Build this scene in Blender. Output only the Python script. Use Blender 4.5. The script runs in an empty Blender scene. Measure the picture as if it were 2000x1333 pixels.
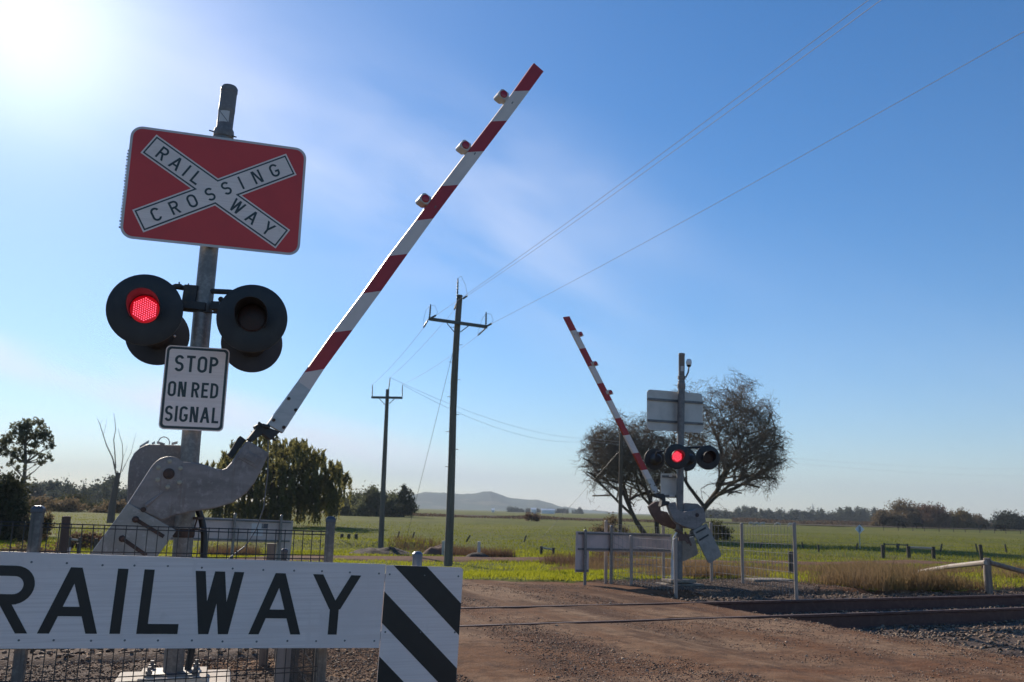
import bpy, bmesh, math, random
import numpy as np
from mathutils import Vector, Matrix, noise as mnoise

scene = bpy.context.scene
COL = scene.collection
R = math.radians

# ------------------------------------------------------------------ camera
F_PX = 1750.0            # focal length in pixels of the 2000 px wide photograph
EYE = Vector((0, 0, 1.30))
PITCH = math.atan(330.5 / F_PX)
ROLL = 0.026
_F = Vector((0, math.cos(PITCH), math.sin(PITCH)))
_R0 = Vector((1, 0, 0)); _U0 = Vector((0, -math.sin(PITCH), math.cos(PITCH)))
_R = _R0 * math.cos(ROLL) + _U0 * math.sin(ROLL)
_U = _U0 * math.cos(ROLL) - _R0 * math.sin(ROLL)
cam_d = bpy.data.cameras.new('camera')
cam = bpy.data.objects.new('camera', cam_d); COL.objects.link(cam)
cam.matrix_world = Matrix(((_R.x, _U.x, -_F.x, EYE.x), (_R.y, _U.y, -_F.y, EYE.y), (_R.z, _U.z, -_F.z, EYE.z), (0, 0, 0, 1)))
cam_d.sensor_width = 22.3
cam_d.lens = F_PX / 2000 * 22.3
cam_d.clip_start = 0.05; cam_d.clip_end = 20000
cam_d.dof.use_dof = True; cam_d.dof.focus_distance = 5.6; cam_d.dof.aperture_fstop = 3.2
scene.camera = cam

def ray(px, py):
    return _F + _R * ((px - 1000) / F_PX) + _U * ((666.5 - py) / F_PX)
def at(px, py, Y):
    """world point seen at photo pixel px,py at ground distance Y in front of the camera"""
    d = ray(px, py); return EYE + d * (Y / d.y)
def on_z(px, py, z=0.0):
    d = ray(px, py); return EYE + d * ((z - EYE.z) / d.z)
def on_plane(px, py, O, N):
    d = ray(px, py); return EYE + d * ((O - EYE).dot(N) / d.dot(N))

# ------------------------------------------------------------------ light
SUN_EL, SUN_AZ = R(26.2), R(-30.7)         # azimuth clockwise from +Y
world = bpy.data.worlds.new("World"); scene.world = world; world.use_nodes = True
wn = world.node_tree; wn.nodes.clear()
def _n(t, **k):
    n = wn.nodes.new(t)
    for a, b in k.items(): setattr(n, a, b)
    return n
sky = _n('ShaderNodeTexSky'); sky.sky_type = 'NISHITA'; sky.sun_disc = False
sky.sun_elevation = SUN_EL; sky.sun_rotation = SUN_AZ
sky.altitude = 50; sky.air_density = 1.0; sky.dust_density = 0.14; sky.ozone_density = 4.5
tc = _n('ShaderNodeTexCoord')
# thin high cirrus: streaky noise on the direction vector, kept to a few bands
_bd1 = ray(150, 100).normalized(); _bd2 = ray(1050, 470).normalized(); _bn = _bd1.cross(_bd2).normalized(); _be = (_bd2 - _bd1).normalized(); _bf = _bn.cross(_be).normalized()
mapn = _n('ShaderNodeCombineXYZ')
for i_, (ax_, k_) in enumerate(((_be, 1.7), (_bn, 5.6), (_bf, 2.0))):
    dn_ = _n('ShaderNodeVectorMath', operation='DOT_PRODUCT'); dn_.inputs[1].default_value = tuple(ax_ * k_)
    wn.links.new(tc.outputs['Generated'], dn_.inputs[0]); wn.links.new(dn_.outputs['Value'], mapn.inputs[i_])
nz = _n('ShaderNodeTexNoise'); nz.inputs['Scale'].default_value = 1.6; nz.inputs['Detail'].default_value = 8; nz.inputs['Roughness'].default_value = 0.5; nz.inputs['Distortion'].default_value = 0.35
rmp = _n('ShaderNodeValToRGB'); rmp.color_ramp.elements[0].position = 0.30; rmp.color_ramp.elements[1].position = 0.80
def band(normal, off, width):
    dp = _n('ShaderNodeVectorMath', operation='DOT_PRODUCT'); dp.inputs[1].default_value = normal
    a = _n('ShaderNodeMath', operation='SUBTRACT'); a.inputs[1].default_value = off
    b = _n('ShaderNodeMath', operation='ABSOLUTE')
    c = _n('ShaderNodeMapRange'); c.interpolation_type = 'SMOOTHSTEP'
    c.inputs['From Min'].default_value = width; c.inputs['From Max'].default_value = 0.0
    wn.links.new(tc.outputs['Generated'], dp.inputs[0]); wn.links.new(dp.outputs['Value'], a.inputs[0])
    wn.links.new(a.outputs[0], b.inputs[0]); wn.links.new(b.outputs[0], c.inputs['Value'])
    return c.outputs['Result']
_d1 = ray(150, 100).normalized(); _d2 = ray(1050, 470).normalized()
_n1 = _d1.cross(_d2).normalized()
_e1 = ray(0, 700).normalized(); _e2 = ray(300, 775).normalized(); _n2 = _e1.cross(_e2).normalized()
b1 = band(tuple(_n1), 0.0, 0.17); b2 = band(tuple(_n2), 0.0, 0.035)
addb = _n('ShaderNodeMath', operation='MULTIPLY_ADD'); addb.inputs[1].default_value = 4.5
wn.links.new(b2, addb.inputs[0]); wn.links.new(b1, addb.inputs[2])
wn.links.new(mapn.outputs[0], nz.inputs['Vector']); wn.links.new(nz.outputs['Fac'], rmp.inputs['Fac'])
mulb = _n('ShaderNodeMath', operation='MULTIPLY'); wn.links.new(addb.outputs[0], mulb.inputs[0]); wn.links.new(rmp.outputs['Color'], mulb.inputs[1])
cdir = ray(620, 300).normalized()
cdot = _n('ShaderNodeVectorMath', operation='DOT_PRODUCT'); cdot.inputs[1].default_value = tuple(cdir); wn.links.new(tc.outputs['Generated'], cdot.inputs[0])
cfade = _n('ShaderNodeMapRange'); cfade.interpolation_type = 'SMOOTHSTEP'; cfade.inputs['From Min'].default_value = math.cos(R(27)); cfade.inputs['From Max'].default_value = math.cos(R(9)); wn.links.new(cdot.outputs['Value'], cfade.inputs['Value'])
cfm = _n('ShaderNodeMath', operation='MULTIPLY_ADD'); cfm.inputs[1].default_value = .60; cfm.inputs[2].default_value = .12; wn.links.new(cfade.outputs['Result'], cfm.inputs[0])
mul2 = _n('ShaderNodeMath', operation='MULTIPLY'); wn.links.new(cfm.outputs[0], mul2.inputs[1]); wn.links.new(mulb.outputs[0], mul2.inputs[0])
mixc = _n('ShaderNodeMixRGB'); mixc.inputs['Color2'].default_value = (7.6, 8.0, 9.4, 1)
hsv = _n('ShaderNodeHueSaturation'); hsv.inputs['Saturation'].default_value = 1.23
tint = _n('ShaderNodeMixRGB'); tint.blend_type = 'MULTIPLY'; tint.inputs['Fac'].default_value = 1; tint.inputs['Color2'].default_value = (.97, .965, 1.0, 1)
wn.links.new(sky.outputs[0], hsv.inputs['Color']); wn.links.new(hsv.outputs[0], tint.inputs['Color1'])
# painted glare round the sun: extra brightness added to the sky colour
sdot = _n('ShaderNodeVectorMath', operation='DOT_PRODUCT'); sdot.inputs[1].default_value = (math.sin(SUN_AZ) * math.cos(SUN_EL), math.cos(SUN_AZ) * math.cos(SUN_EL), math.sin(SUN_EL))
smax = _n('ShaderNodeMath', operation='MAXIMUM'); smax.inputs[1].default_value = 0.0
spow = _n('ShaderNodeMath', operation='POWER'); spow.inputs[1].default_value = 230.0
spow2 = _n('ShaderNodeMath', operation='POWER'); spow2.inputs[1].default_value = 12.0
sk1 = _n('ShaderNodeMath', operation='MULTIPLY'); sk1.inputs[1].default_value = 5.0
sk2 = _n('ShaderNodeMath', operation='MULTIPLY_ADD'); sk2.inputs[1].default_value = 0.95
wn.links.new(tc.outputs['Generated'], sdot.inputs[0]); wn.links.new(sdot.outputs['Value'], smax.inputs[0])
wn.links.new(smax.outputs[0], spow.inputs[0]); wn.links.new(smax.outputs[0], spow2.inputs[0])
wn.links.new(spow.outputs[0], sk1.inputs[0]); wn.links.new(spow2.outputs[0], sk2.inputs[0]); wn.links.new(sk1.outputs[0], sk2.inputs[2])
sun_glow = _n('ShaderNodeMixRGB'); sun_glow.blend_type = 'ADD'; sun_glow.inputs['Fac'].default_value = 1
glow_col = _n('ShaderNodeCombineXYZ'); 
for i_ in range(3): wn.links.new(sk2.outputs[0], glow_col.inputs[i_])
wn.links.new(tint.outputs[0], sun_glow.inputs['Color1']); wn.links.new(glow_col.outputs[0], sun_glow.inputs['Color2'])
wn.links.new(mul2.outputs[0], mixc.inputs['Fac']); wn.links.new(sun_glow.outputs[0], mixc.inputs['Color1'])
bg = _n('ShaderNodeBackground'); bg.inputs['Strength'].default_value = 0.106
wo = _n('ShaderNodeOutputWorld'); wn.links.new(mixc.outputs[0], bg.inputs['Color']); wn.links.new(bg.outputs[0], wo.inputs['Surface'])

sl = bpy.data.lights.new('sun', 'SUN'); sl.energy = 5.0; sl.angle = R(0.53); sl.color = (1.0, 0.88, 0.73)
sun = bpy.data.objects.new('sun', sl); COL.objects.link(sun)
_sd = Vector((math.sin(SUN_AZ) * math.cos(SUN_EL), math.cos(SUN_AZ) * math.cos(SUN_EL), math.sin(SUN_EL)))
sun.rotation_euler = _sd.to_track_quat('Z', 'Y').to_euler(); sun.location = _sd * 50

vs = scene.view_settings; vs.view_transform = 'Standard'; vs.look = 'None'; vs.gamma = 1; vs.exposure = 0.30
scene.cycles.max_bounces = 6; scene.cycles.transparent_max_bounces = 8

# ------------------------------------------------------------------ materials
MATS = {}
def mat(name, col, rough=0.6, metal=0.0, noise=None, bump=None, spec=0.5, emit=None, trans=None, alpha_noise=None):
    """noise=(scale, col2, lo, hi) blends to a second colour; bump=(scale,strength,dist); trans=translucent share"""
    if name in MATS: return MATS[name]
    m = bpy.data.materials.new(name); m.use_nodes = True
    t = m.node_tree; p = t.nodes['Principled BSDF']
    p.inputs['Base Color'].default_value = (*col, 1); p.inputs['Roughness'].default_value = rough; p.inputs['Metallic'].default_value = metal
    p.inputs['Specular IOR Level'].default_value = spec
    tcn = t.nodes.new('ShaderNodeTexCoord'); out = t.nodes['Material Output']
    colsock = None
    if noise:
        layers = noise if isinstance(noise, list) else [noise]
        prev = None
        for sc, c2, lo, hi in layers:
            nn = t.nodes.new('ShaderNodeTexNoise'); nn.inputs['Detail'].default_value = 6; nn.inputs['Roughness'].default_value = 0.6
            if isinstance(sc, tuple):
                mp = t.nodes.new('ShaderNodeMapping'); mp.inputs['Scale'].default_value = sc
                t.links.new(tcn.outputs['Object'], mp.inputs['Vector']); t.links.new(mp.outputs[0], nn.inputs['Vector']); nn.inputs['Scale'].default_value = 1
            else:
                nn.inputs['Scale'].default_value = sc; t.links.new(tcn.outputs['Object'], nn.inputs['Vector'])
            mr = t.nodes.new('ShaderNodeMapRange'); mr.inputs['From Min'].default_value = lo; mr.inputs['From Max'].default_value = hi
            t.links.new(nn.outputs['Fac'], mr.inputs['Value'])
            mx = t.nodes.new('ShaderNodeMixRGB'); mx.inputs['Color2'].default_value = (*c2, 1)
            if prev is None: mx.inputs['Color1'].default_value = (*col, 1)
            else: t.links.new(prev, mx.inputs['Color1'])
            t.links.new(mr.outputs['Result'], mx.inputs['Fac']); prev = mx.outputs['Color']
        t.links.new(prev, p.inputs['Base Color']); colsock = prev
    if bump:
        bs = bump if isinstance(bump, list) else [bump]
        pv = None
        for sc, st, di in bs:
            nb = t.nodes.new('ShaderNodeTexNoise'); nb.inputs['Scale'].default_value = sc; nb.inputs['Detail'].default_value = 5
            t.links.new(tcn.outputs['Object'], nb.inputs['Vector'])
            b = t.nodes.new('ShaderNodeBump'); b.inputs['Strength'].default_value = st; b.inputs['Distance'].default_value = di
            t.links.new(nb.outputs['Fac'], b.inputs['Height'])
            if pv: t.links.new(pv, b.inputs['Normal'])
            pv = b.outputs['Normal']
        t.links.new(pv, p.inputs['Normal'])
    if emit:
        p.inputs['Emission Color'].default_value = (*emit[0], 1); p.inputs['Emission Strength'].default_value = emit[1]
    if trans:
        tr = t.nodes.new('ShaderNodeBsdfTranslucent'); tr.inputs['Color'].default_value = (*trans[1], 1)
        if colsock and len(trans) > 2:
            hs = t.nodes.new('ShaderNodeMixRGB'); hs.blend_type = 'MULTIPLY'; hs.inputs['Fac'].default_value = 1; hs.inputs['Color2'].default_value = (*trans[1], 1)
            t.links.new(colsock, hs.inputs['Color1']); t.links.new(hs.outputs[0], tr.inputs['Color'])
        ms = t.nodes.new('ShaderNodeMixShader'); ms.inputs['Fac'].default_value = trans[0]
        t.links.new(p.outputs[0], ms.inputs[1]); t.links.new(tr.outputs[0], ms.inputs[2]); t.links.new(ms.outputs[0], out.inputs['Surface'])
    MATS[name] = m
    return m

GALV = mat('galvanised_steel', (0.175, 0.165, 0.158), 0.45, 0.35, [(40, (0.24, 0.228, 0.22), .45, .62), (4, (0.115, 0.108, 0.104), .5, .75)], (60, .08, .01))
GALVD = mat('weathered_steel', (0.155, 0.15, 0.148), 0.55, 0.3, [(25, (0.20, 0.195, 0.19), .45, .65), (5, (0.11, 0.105, 0.10), .5, .7)], (50, .08, .01))
GALVP = mat('grey_painted_steel', (0.195, 0.175, 0.168), 0.55, 0.1, [(3, (0.13, 0.12, 0.115), .45, .7), (45, (0.25, 0.23, 0.22), .52, .7)], (80, .06, .01))
CAST = mat('cast_aluminium', (0.235, 0.212, 0.202), 0.6, 0.08, [((2.2, 2.2, 7), (0.14, 0.126, 0.12), .42, .66), (26, (0.29, 0.265, 0.255), .52, .72), ((40, 40, 9), (0.15, 0.135, 0.128), .58, .75), ((16, 16, 1.3), (0.15, 0.105, 0.08), .60, .78)], [(120, .2, .004), (9, .15, .01)])
PLATE = mat('counterweight_steel', (0.25, 0.25, 0.235), 0.5, 0.15, [(7, (0.18, 0.178, 0.168), .45, .65), (28, (0.33, 0.33, 0.315), .52, .75)], (60, .08, .006))
RUST = mat('rusty_steel', (0.085, 0.052, 0.040), 0.85, 0.1, [(18, (0.045, 0.034, 0.03), .42, .62), (60, (0.15, 0.10, 0.08), .58, .72)], (60, .3, .004))
RUSTC = mat('rust_brown_casting', (0.13, 0.085, 0.07), 0.8, 0.0, [(9, (0.20, 0.13, 0.10), .5, .7)], (60, .2, .004))
DARKM = mat('dark_bracket_iron', (0.035, 0.036, 0.038), 0.6, 0.2, [(20, (0.07, 0.055, 0.045), .5, .7)])
BLACK = mat('black_sheet_paint', (0.020, 0.021, 0.024), 0.55, 0.0, [(8, (0.03, 0.03, 0.032), .45, .7)])
BLACKV = mat('black_vinyl', (0.012, 0.012, 0.013), 0.42, 0.0, [(14, (0.016, 0.016, 0.017), .4, .7)])
WHITE = mat('white_reflective_sheet', (0.88, 0.75, 0.69), 0.5, 0.0, [(2.2, (0.77, 0.65, 0.595), .45, .72), ((8, 8, 1.1), (0.66, 0.55, 0.49), .60, .80), ((2, 2, 110), (0.80, 0.67, 0.61), .45, .6), (9, (0.70, 0.58, 0.52), .62, .8)], None, .3)
WHITEG = mat('weathered_white_sheet', (0.60, 0.57, 0.55), 0.5, 0.0, [(4, (0.50, 0.49, 0.48), .45, .7)])
GREEN = mat('grey_sign_line', (0.035, 0.05, 0.05), 0.5)
REDS = mat('red_reflective_sheet', (0.62, 0.048, 0.046), 0.5, 0.0, [(3, (0.53, 0.042, 0.042), .45, .75)])
BOOMR = mat('boom_red', (0.40, 0.020, 0.026), 0.45, 0.0, [(7, (0.32, 0.018, 0.024), .45, .75)])
BOOMW = mat('boom_white', (0.70, 0.61, 0.56), 0.5, 0.0, [(5, (0.60, 0.52, 0.475), .45, .75)])
ALU = mat('brushed_aluminium', (0.44, 0.43, 0.43), 0.45, 0.35, [((4, 4, 30), (0.36, 0.36, 0.36), .45, .65)])
SIGNBACK = mat('bare_sign_back', (0.56, 0.53, 0.485), 0.5, 0.1, [(4, (0.46, 0.44, 0.40), .45, .7)])
BOARDBACK = mat('board_back_pink_grey', (0.55, 0.44, 0.405), 0.6, 0.0, [(3, (0.34, 0.30, 0.29), .45, .7)])
CONC = mat('concrete', (0.60, 0.52, 0.42), 0.85, 0.0, [(12, (0.48, 0.41, 0.33), .45, .7), (60, (0.66, 0.58, 0.48), .55, .7)], (50, .2, .005))
TIMBER = mat('weathered_timber', (0.25, 0.20, 0.16), 0.85, 0.0, [((14, 14, 2), (0.14, 0.11, 0.09), .42, .66)], (40, .3, .01))
TIMBERD = mat('dark_timber', (0.085, 0.07, 0.055), 0.9, 0.0, [((14, 14, 2), (0.05, 0.04, 0.035), .42, .66)], (40, .3, .01))
POLEW = mat('utility_pole_wood', (0.15, 0.135, 0.11), 0.9, 0.0, [((9, 9, 0.6), (0.09, 0.08, 0.066), .42, .66), ((30, 30, 1.5), (0.21, 0.19, 0.16), .55, .7)], (30, .3, .01))
RAILM = mat('rail_rust', (0.11, 0.046, 0.034), 0.8, 0.0, [(12, (0.15, 0.072, 0.05), .45, .7)], (60, .2, .004))
RAILTOP = mat('rail_head_worn', (0.13, 0.075, 0.055), 0.7, 0.1, [(20, (0.08, 0.045, 0.035), .45, .7)])
WIRE = mat('wire_grey', (0.16, 0.165, 0.17), 0.5, 0.4)
MESHW = mat('dark_mesh_wire', (0.045, 0.047, 0.05), 0.45, 0.4)
FPOST = mat('fence_post_steel', (0.125, 0.118, 0.112), 0.5, 0.35, [(30, (0.20, 0.19, 0.182), .48, .66), ((60, 60, 2), (0.08, 0.077, 0.073), .5, .7)], (60, .15, .01))
WIREL = mat('conductor_alu', (0.62, 0.57, 0.58), 0.8, 0.0)
LEDRED = mat('led_red_face', (0.30, 0.0, 0.01), 0.3, 0.0, emit=((1.0, 0.002, 0.016), 0.24))
LEDDOT = mat('led_bright_dot', (0.4, 0.05, 0.06), 0.3, 0.0, emit=((1.0, 0.09, 0.16), 2.3))
LENSOFF = mat('unlit_red_lens', (0.035, 0.004, 0.005), 0.35, 0.0, [(60, (0.02, 0.003, 0.004), .4, .6)], None, .3)
LENSRED = mat('small_red_lens', (0.38, 0.015, 0.03), 0.2)
RUBBER = mat('black_hose', (0.02, 0.02, 0.022), 0.5)
CAMW = mat('camera_white', (0.75, 0.75, 0.74), 0.35)
PAPER = mat('pale_sticker', (0.55, 0.53, 0.54), 0.6)

# ------------------------------------------------------------------ building helpers
ORG = {}
def tag(o, label=None, cat=None, group=None, kind=None):
    if label: o['label'] = label
    if cat: o['category'] = cat
    if group: o['group'] = group
    if kind: o['kind'] = kind
    return o
def thing(name, label, cat, loc, group=None):
    o = bpy.data.objects.new(name, None); COL.objects.link(o)
    o.location = loc; o.empty_display_size = 0.1
    ORG[o.name] = Vector(loc)
    return tag(o, label, cat, group)

class MB:
    """collects shapes in world coordinates, then links them as one mesh object"""
    def __init__(s): s.v = []; s.f = []; s.m = []; s.cuts = []
    def cut(s):
        """what follows becomes an object of its own"""
        s.cuts.append((len(s.v), len(s.f)))
    def _add(s, vs_, fs, mi=0):
        b = len(s.v); s.v += [tuple(v) for v in vs_]
        for f in fs: s.f.append(tuple(b + i for i in f)); s.m.append(mi)
    def box(s, c, x, y, z, mi=0):
        c = Vector(c); x = Vector(x); y = Vector(y); z = Vector(z)
        vs_ = [c + x * a + y * b + z * d for d in (-1, 1) for b in (-1, 1) for a in (-1, 1)]
        fs = [(0, 2, 3, 1), (4, 5, 7, 6), (0, 1, 5, 4), (2, 6, 7, 3), (0, 4, 6, 2), (1, 3, 7, 5)]
        if x.cross(y).dot(z) < 0: fs = [tuple(reversed(f)) for f in fs]
        s._add(vs_, fs, mi)
    def prism(s, pts, zvec, mi=0, mi_side=None):
        """closed polygon (world points, counter-clockwise seen against zvec) extruded by zvec"""
        n = len(pts); zvec = Vector(zvec)
        a = [Vector(p) for p in pts]; b = [p + zvec for p in a]
        s._add(a + b, [tuple(range(n - 1, -1, -1)), tuple(range(n, 2 * n))], mi)
        base = len(s.v) - 2 * n
        for i in range(n):
            j = (i + 1) % n
            s.f.append((base + i, base + j, base + n + j, base + n + i)); s.m.append(mi if mi_side is None else mi_side)
    def tube(s, pts, rad, n=10, caps=True, mi=0):
        pts = [Vector(p) for p in pts]
        if not hasattr(rad, '__len__'): rad = [rad] * len(pts)
        up = None; rings = []
        for i, p in enumerate(pts):
            d = (pts[min(i + 1, len(pts) - 1)] - pts[max(i - 1, 0)])
            if d.length < 1e-9: d = Vector((0, 0, 1))
            d.normalize()
            if up is None: up = d.orthogonal().normalized()
            up = (up - d * up.dot(d))
            up = up.normalized() if up.length > 1e-6 else d.orthogonal().normalized()
            w = d.cross(up)
            rings.append([p + (up * math.cos(k * 2 * math.pi / n) + w * math.sin(k * 2 * math.pi / n)) * rad[i] for k in range(n)])
        fs = []
        for i in range(len(pts) - 1):
            for k in range(n):
                k2 = (k + 1) % n
                fs.append((i * n + k, i * n + k2, (i + 1) * n + k2, (i + 1) * n + k))
        if caps:
            fs.append(tuple(range(n - 1, -1, -1))); L = (len(pts) - 1) * n; fs.append(tuple(range(L, L + n)))
        s._add([v for r_ in rings for v in r_], fs, mi)
    def lathe(s, O, axis, prof, n=24, mi=0):
        """profile = [(along axis, radius)]"""
        axis = Vector(axis).normalized(); O = Vector(O)
        s.tube2(O, axis, prof, n, mi)
    def tube2(s, O, ax, prof, n, mi):
        u = ax.orthogonal().normalized(); w = ax.cross(u)
        vs_ = []; fs = []
        for a, r_ in prof:
            for k in range(n):
                t = k * 2 * math.pi / n
                vs_.append(O + ax * a + (u * math.cos(t) + w * math.sin(t)) * max(r_, 1e-4))
        for i in range(len(prof) - 1):
            for k in range(n):
                k2 = (k + 1) % n
                fs.append((i * n + k, i * n + k2, (i + 1) * n + k2, (i + 1) * n + k))
        fs.append(tuple(range(n - 1, -1, -1))); L = (len(prof) - 1) * n; fs.append(tuple(range(L, L + n)))
        s._add(vs_, fs, mi)
    def sphere(s, c, r, nu=12, nv=8, mi=0, sq=(1, 1, 1)):
        c = Vector(c); vs_ = []; fs = []
        for j in range(nv + 1):
            th = math.pi * j / nv
            for k in range(nu):
                ph = 2 * math.pi * k / nu
                vs_.append(c + Vector((math.sin(th) * math.cos(ph) * sq[0], math.sin(th) * math.sin(ph) * sq[1], math.cos(th) * sq[2])) * r)
        for j in range(nv):
            for k in range(nu):
                k2 = (k + 1) % nu
                fs.append((j * nu + k, (j + 1) * nu + k, (j + 1) * nu + k2, j * nu + k2))
        s._add(vs_, fs, mi)
    def build(s, name, mats, parent=None, bevel=0, smooth=False, tagargs=None, origin=None):
        if s.cuts:
            marks = sorted(set([(0, 0)] + s.cuts + [(len(s.v), len(s.f))])); o = None
            for (v0, f0), (v1, f1) in zip(marks, marks[1:]):
                if f1 == f0: continue
                q = MB(); q.v = s.v[v0:v1]; q.f = [tuple(i - v0 for i in f) for f in s.f[f0:f1]]; q.m = s.m[f0:f1]
                o = q.build(name, mats, parent, bevel, smooth, tagargs, origin)
            return o
        if not isinstance(mats, (list, tuple)): mats = [mats]
        org = Vector((0, 0, 0))
        if parent is not None: org = ORG[parent.name]
        elif origin is not None: org = Vector(origin)
        me = bpy.data.meshes.new(name)
        me.from_pydata([tuple(Vector(v) - org) for v in s.v], [], s.f)
        for m in mats: me.materials.append(m)
        if len(mats) > 1: me.polygons.foreach_set('material_index', s.m)
        if smooth:
            me.polygons.foreach_set('use_smooth', [True] * len(me.polygons))
        me.update()
        o = bpy.data.objects.new(name, me); COL.objects.link(o)
        if smooth: me.set_sharp_from_angle(angle=R(40))
        if parent is not None: o.parent = parent
        else: o.location = org
        ORG[o.name] = org
        if bevel:
            bm_ = o.modifiers.new('bevel', 'BEVEL'); bm_.width = bevel; bm_.segments = 2; bm_.limit_method = 'ANGLE'
        if tagargs: tag(o, *tagargs)
        return o

def np_mesh(name, V, Fq, mats, parent=None, kind=None, smooth=False, matidx=None):
    """fast mesh from arrays; Fq is (n,3) or (n,4)"""
    org = ORG[parent.name] if parent is not None else Vector((0, 0, 0))
    V = np.asarray(V, dtype=np.float32) - np.array(org, dtype=np.float32)
    Fq = np.asarray(Fq, dtype=np.int32)
    me = bpy.data.meshes.new(name); k = Fq.shape[1]
    me.vertices.add(len(V)); me.vertices.foreach_set('co', V.ravel())
    me.loops.add(Fq.size); me.loops.foreach_set('vertex_index', Fq.ravel())
    me.polygons.add(len(Fq)); me.polygons.foreach_set('loop_start', np.arange(0, Fq.size, k, dtype=np.int32))
    if matidx is not None: me.polygons.foreach_set('material_index', np.asarray(matidx, dtype=np.int32))
    if smooth: me.polygons.foreach_set('use_smooth', np.ones(len(Fq), dtype=bool))
    for m in (mats if isinstance(mats, (list, tuple)) else [mats]): me.materials.append(m)
    me.update(calc_edges=True); me.validate()
    o = bpy.data.objects.new(name, me); COL.objects.link(o)
    if parent is not None: o.parent = parent
    ORG[o.name] = org
    if kind: o['kind'] = kind
    return o

# ---- road-sign letters: uniform strokes, height 1
def glyph(ch, w, s):
    P = []
    hs = s * 1.08
    def bar(x0, y0, x1, y1): P.append([(x0, y0), (x1, y0), (x1, y1), (x0, y1)])
    def diag(xb, yb, xt, yt, h=hs): P.append([(xb, yb), (xb + h, yb), (xt + h, yt), (xt, yt)])
    def arc(cx, cy, rx, ry, a0, a1, n=14):
        for i in range(n):
            t0 = R(a0 + (a1 - a0) * i / n); t1 = R(a0 + (a1 - a0) * (i + 1) / n)
            q = [(cx + (rx - s) * math.cos(t0), cy + (ry - s) * math.sin(t0)), (cx + rx * math.cos(t0), cy + ry * math.sin(t0)),
                 (cx + rx * math.cos(t1), cy + ry * math.sin(t1)), (cx + (rx - s) * math.cos(t1), cy + (ry - s) * math.sin(t1))]
            if a1 < a0: q.reverse()
            P.append(q)
    ry = min(0.5, w * 0.5)
    if ch == 'A':
        m = (w - hs) / 2; diag(0, 0, m, 1); diag(w - hs, 0, m, 1)
        y0, y1 = 0.26, 0.26 + s * 0.92
        bar(m * y0 + hs * .6, y0, w - (m * y0 + hs * .6), y1)
    elif ch == 'I': bar(0, 0, s, 1)
    elif ch == 'L': bar(0, 0, s, 1); bar(s, 0, w, s)
    elif ch == 'T': bar(0, 1 - s, w, 1); bar((w - s) / 2, 0, (w + s) / 2, 1 - s)
    elif ch == 'E': bar(0, 0, s, 1); bar(s, 0, w, s); bar(s, .5 - s / 2, w * .88, .5 + s / 2); bar(s, 1 - s, w, 1)
    elif ch == 'N': bar(0, 0, s, 1); bar(w - s, 0, w, 1); diag(w - s - hs * .35, 0, s - hs * .65, 1)
    elif ch == 'W':
        q = (w - hs) / 4; diag(q, 0, 0, 1, hs * .95); diag(q, 0, 2 * q, 1, hs * .95); diag(3 * q, 0, 2 * q, 1, hs * .95); diag(3 * q, 0, 4 * q, 1, hs * .95)
    elif ch == 'Y':
        m = (w - s) / 2; bar(m, 0, m + s, .44); diag(m - .01, .42, 0, 1, hs * 1.06); diag(m - hs * .06 + .01, .42, w - hs * 1.06, 1, hs * 1.06)
    elif ch in 'PR':
        yb = 0.42; rr = (1 - yb) / 2
        bar(0, 0, s, 1); bar(s, 1 - s, w - rr, 1); bar(s, yb, w - rr, yb + s); arc(w - rr, 1 - rr, rr, rr, 90, -90)
        if ch == 'R': diag(w - hs * 1.02, 0, w * .5 - hs * .35, yb + .02)
    elif ch == 'D':
        rr = min(.38, w * .62)
        bar(0, 0, s, 1); bar(s, 1 - s, w - rr, 1); bar(s, 0, w - rr, s); arc(w - rr, 1 - rr, rr, rr, 90, 0); arc(w - rr, rr, rr, rr, 0, -90); bar(w - s, rr, w, 1 - rr)
    elif ch == 'O':
        arc(w / 2, 1 - ry, w / 2, ry, 180, 0); arc(w / 2, ry, w / 2, ry, 0, -180); bar(0, ry, s, 1 - ry); bar(w - s, ry, w, 1 - ry)
    elif ch in 'CG':
        arc(w / 2, 1 - ry, w / 2, ry, 180, 18); arc(w / 2, ry, w / 2, ry, -18 if ch == 'C' else 0, -180); bar(0, ry, s, 1 - ry)
        if ch == 'G': bar(w - s, ry, w, .5); bar(w * .52, .5 - s, w - s, .5)
    elif ch == 'S':
        ra = (1 + s) / 4
        arc(w / 2, 1 - ra, w / 2, ra, 22, 270); arc(w / 2, ra, w / 2, ra, 90, -158)
    return P
def text_mesh(mb, txt, widths, O, X, Y, h, s, pen, gap, zlift, thick=0.0008):
    """place txt along X from O; returns end pen. Letters are thin cut vinyl, zlift proud"""
    Z = X.cross(Y).normalized(); k = 0
    for i, ch in enumerate(txt):
        if ch == ' ': pen += widths[i] * h; continue
        mb.cut()
        w = widths[i]
        for poly in glyph(ch, w, s):
            k += 1
            mb.prism([O + X * (pen + x * h) + Y * (y * h) + Z * (zlift + (k % 9) * 0.00004) for x, y in poly], Z * thick)
        pen += w * h + (gap[i] if isinstance(gap, list) else gap)
    return pen

def rrect(O, X, Y, w, h, r, n=5, ox=0, oy=0):
    """rounded rectangle centred on O+ox,oy; counter-clockwise"""
    pts = []
    for cx, cy, a0 in ((w / 2 - r, h / 2 - r, 0), (-w / 2 + r, h / 2 - r, 90), (-w / 2 + r, -h / 2 + r, 180), (w / 2 - r, -h / 2 + r, 270)):
        for i in range(n + 1):
            a = R(a0 + 90 * i / n); pts.append(O + X * (ox + cx + r * math.cos(a)) + Y * (oy + cy + r * math.sin(a)))
    return pts

def smooth01(x): x = min(1, max(0, x)); return x * x * (3 - 2 * x)

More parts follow.
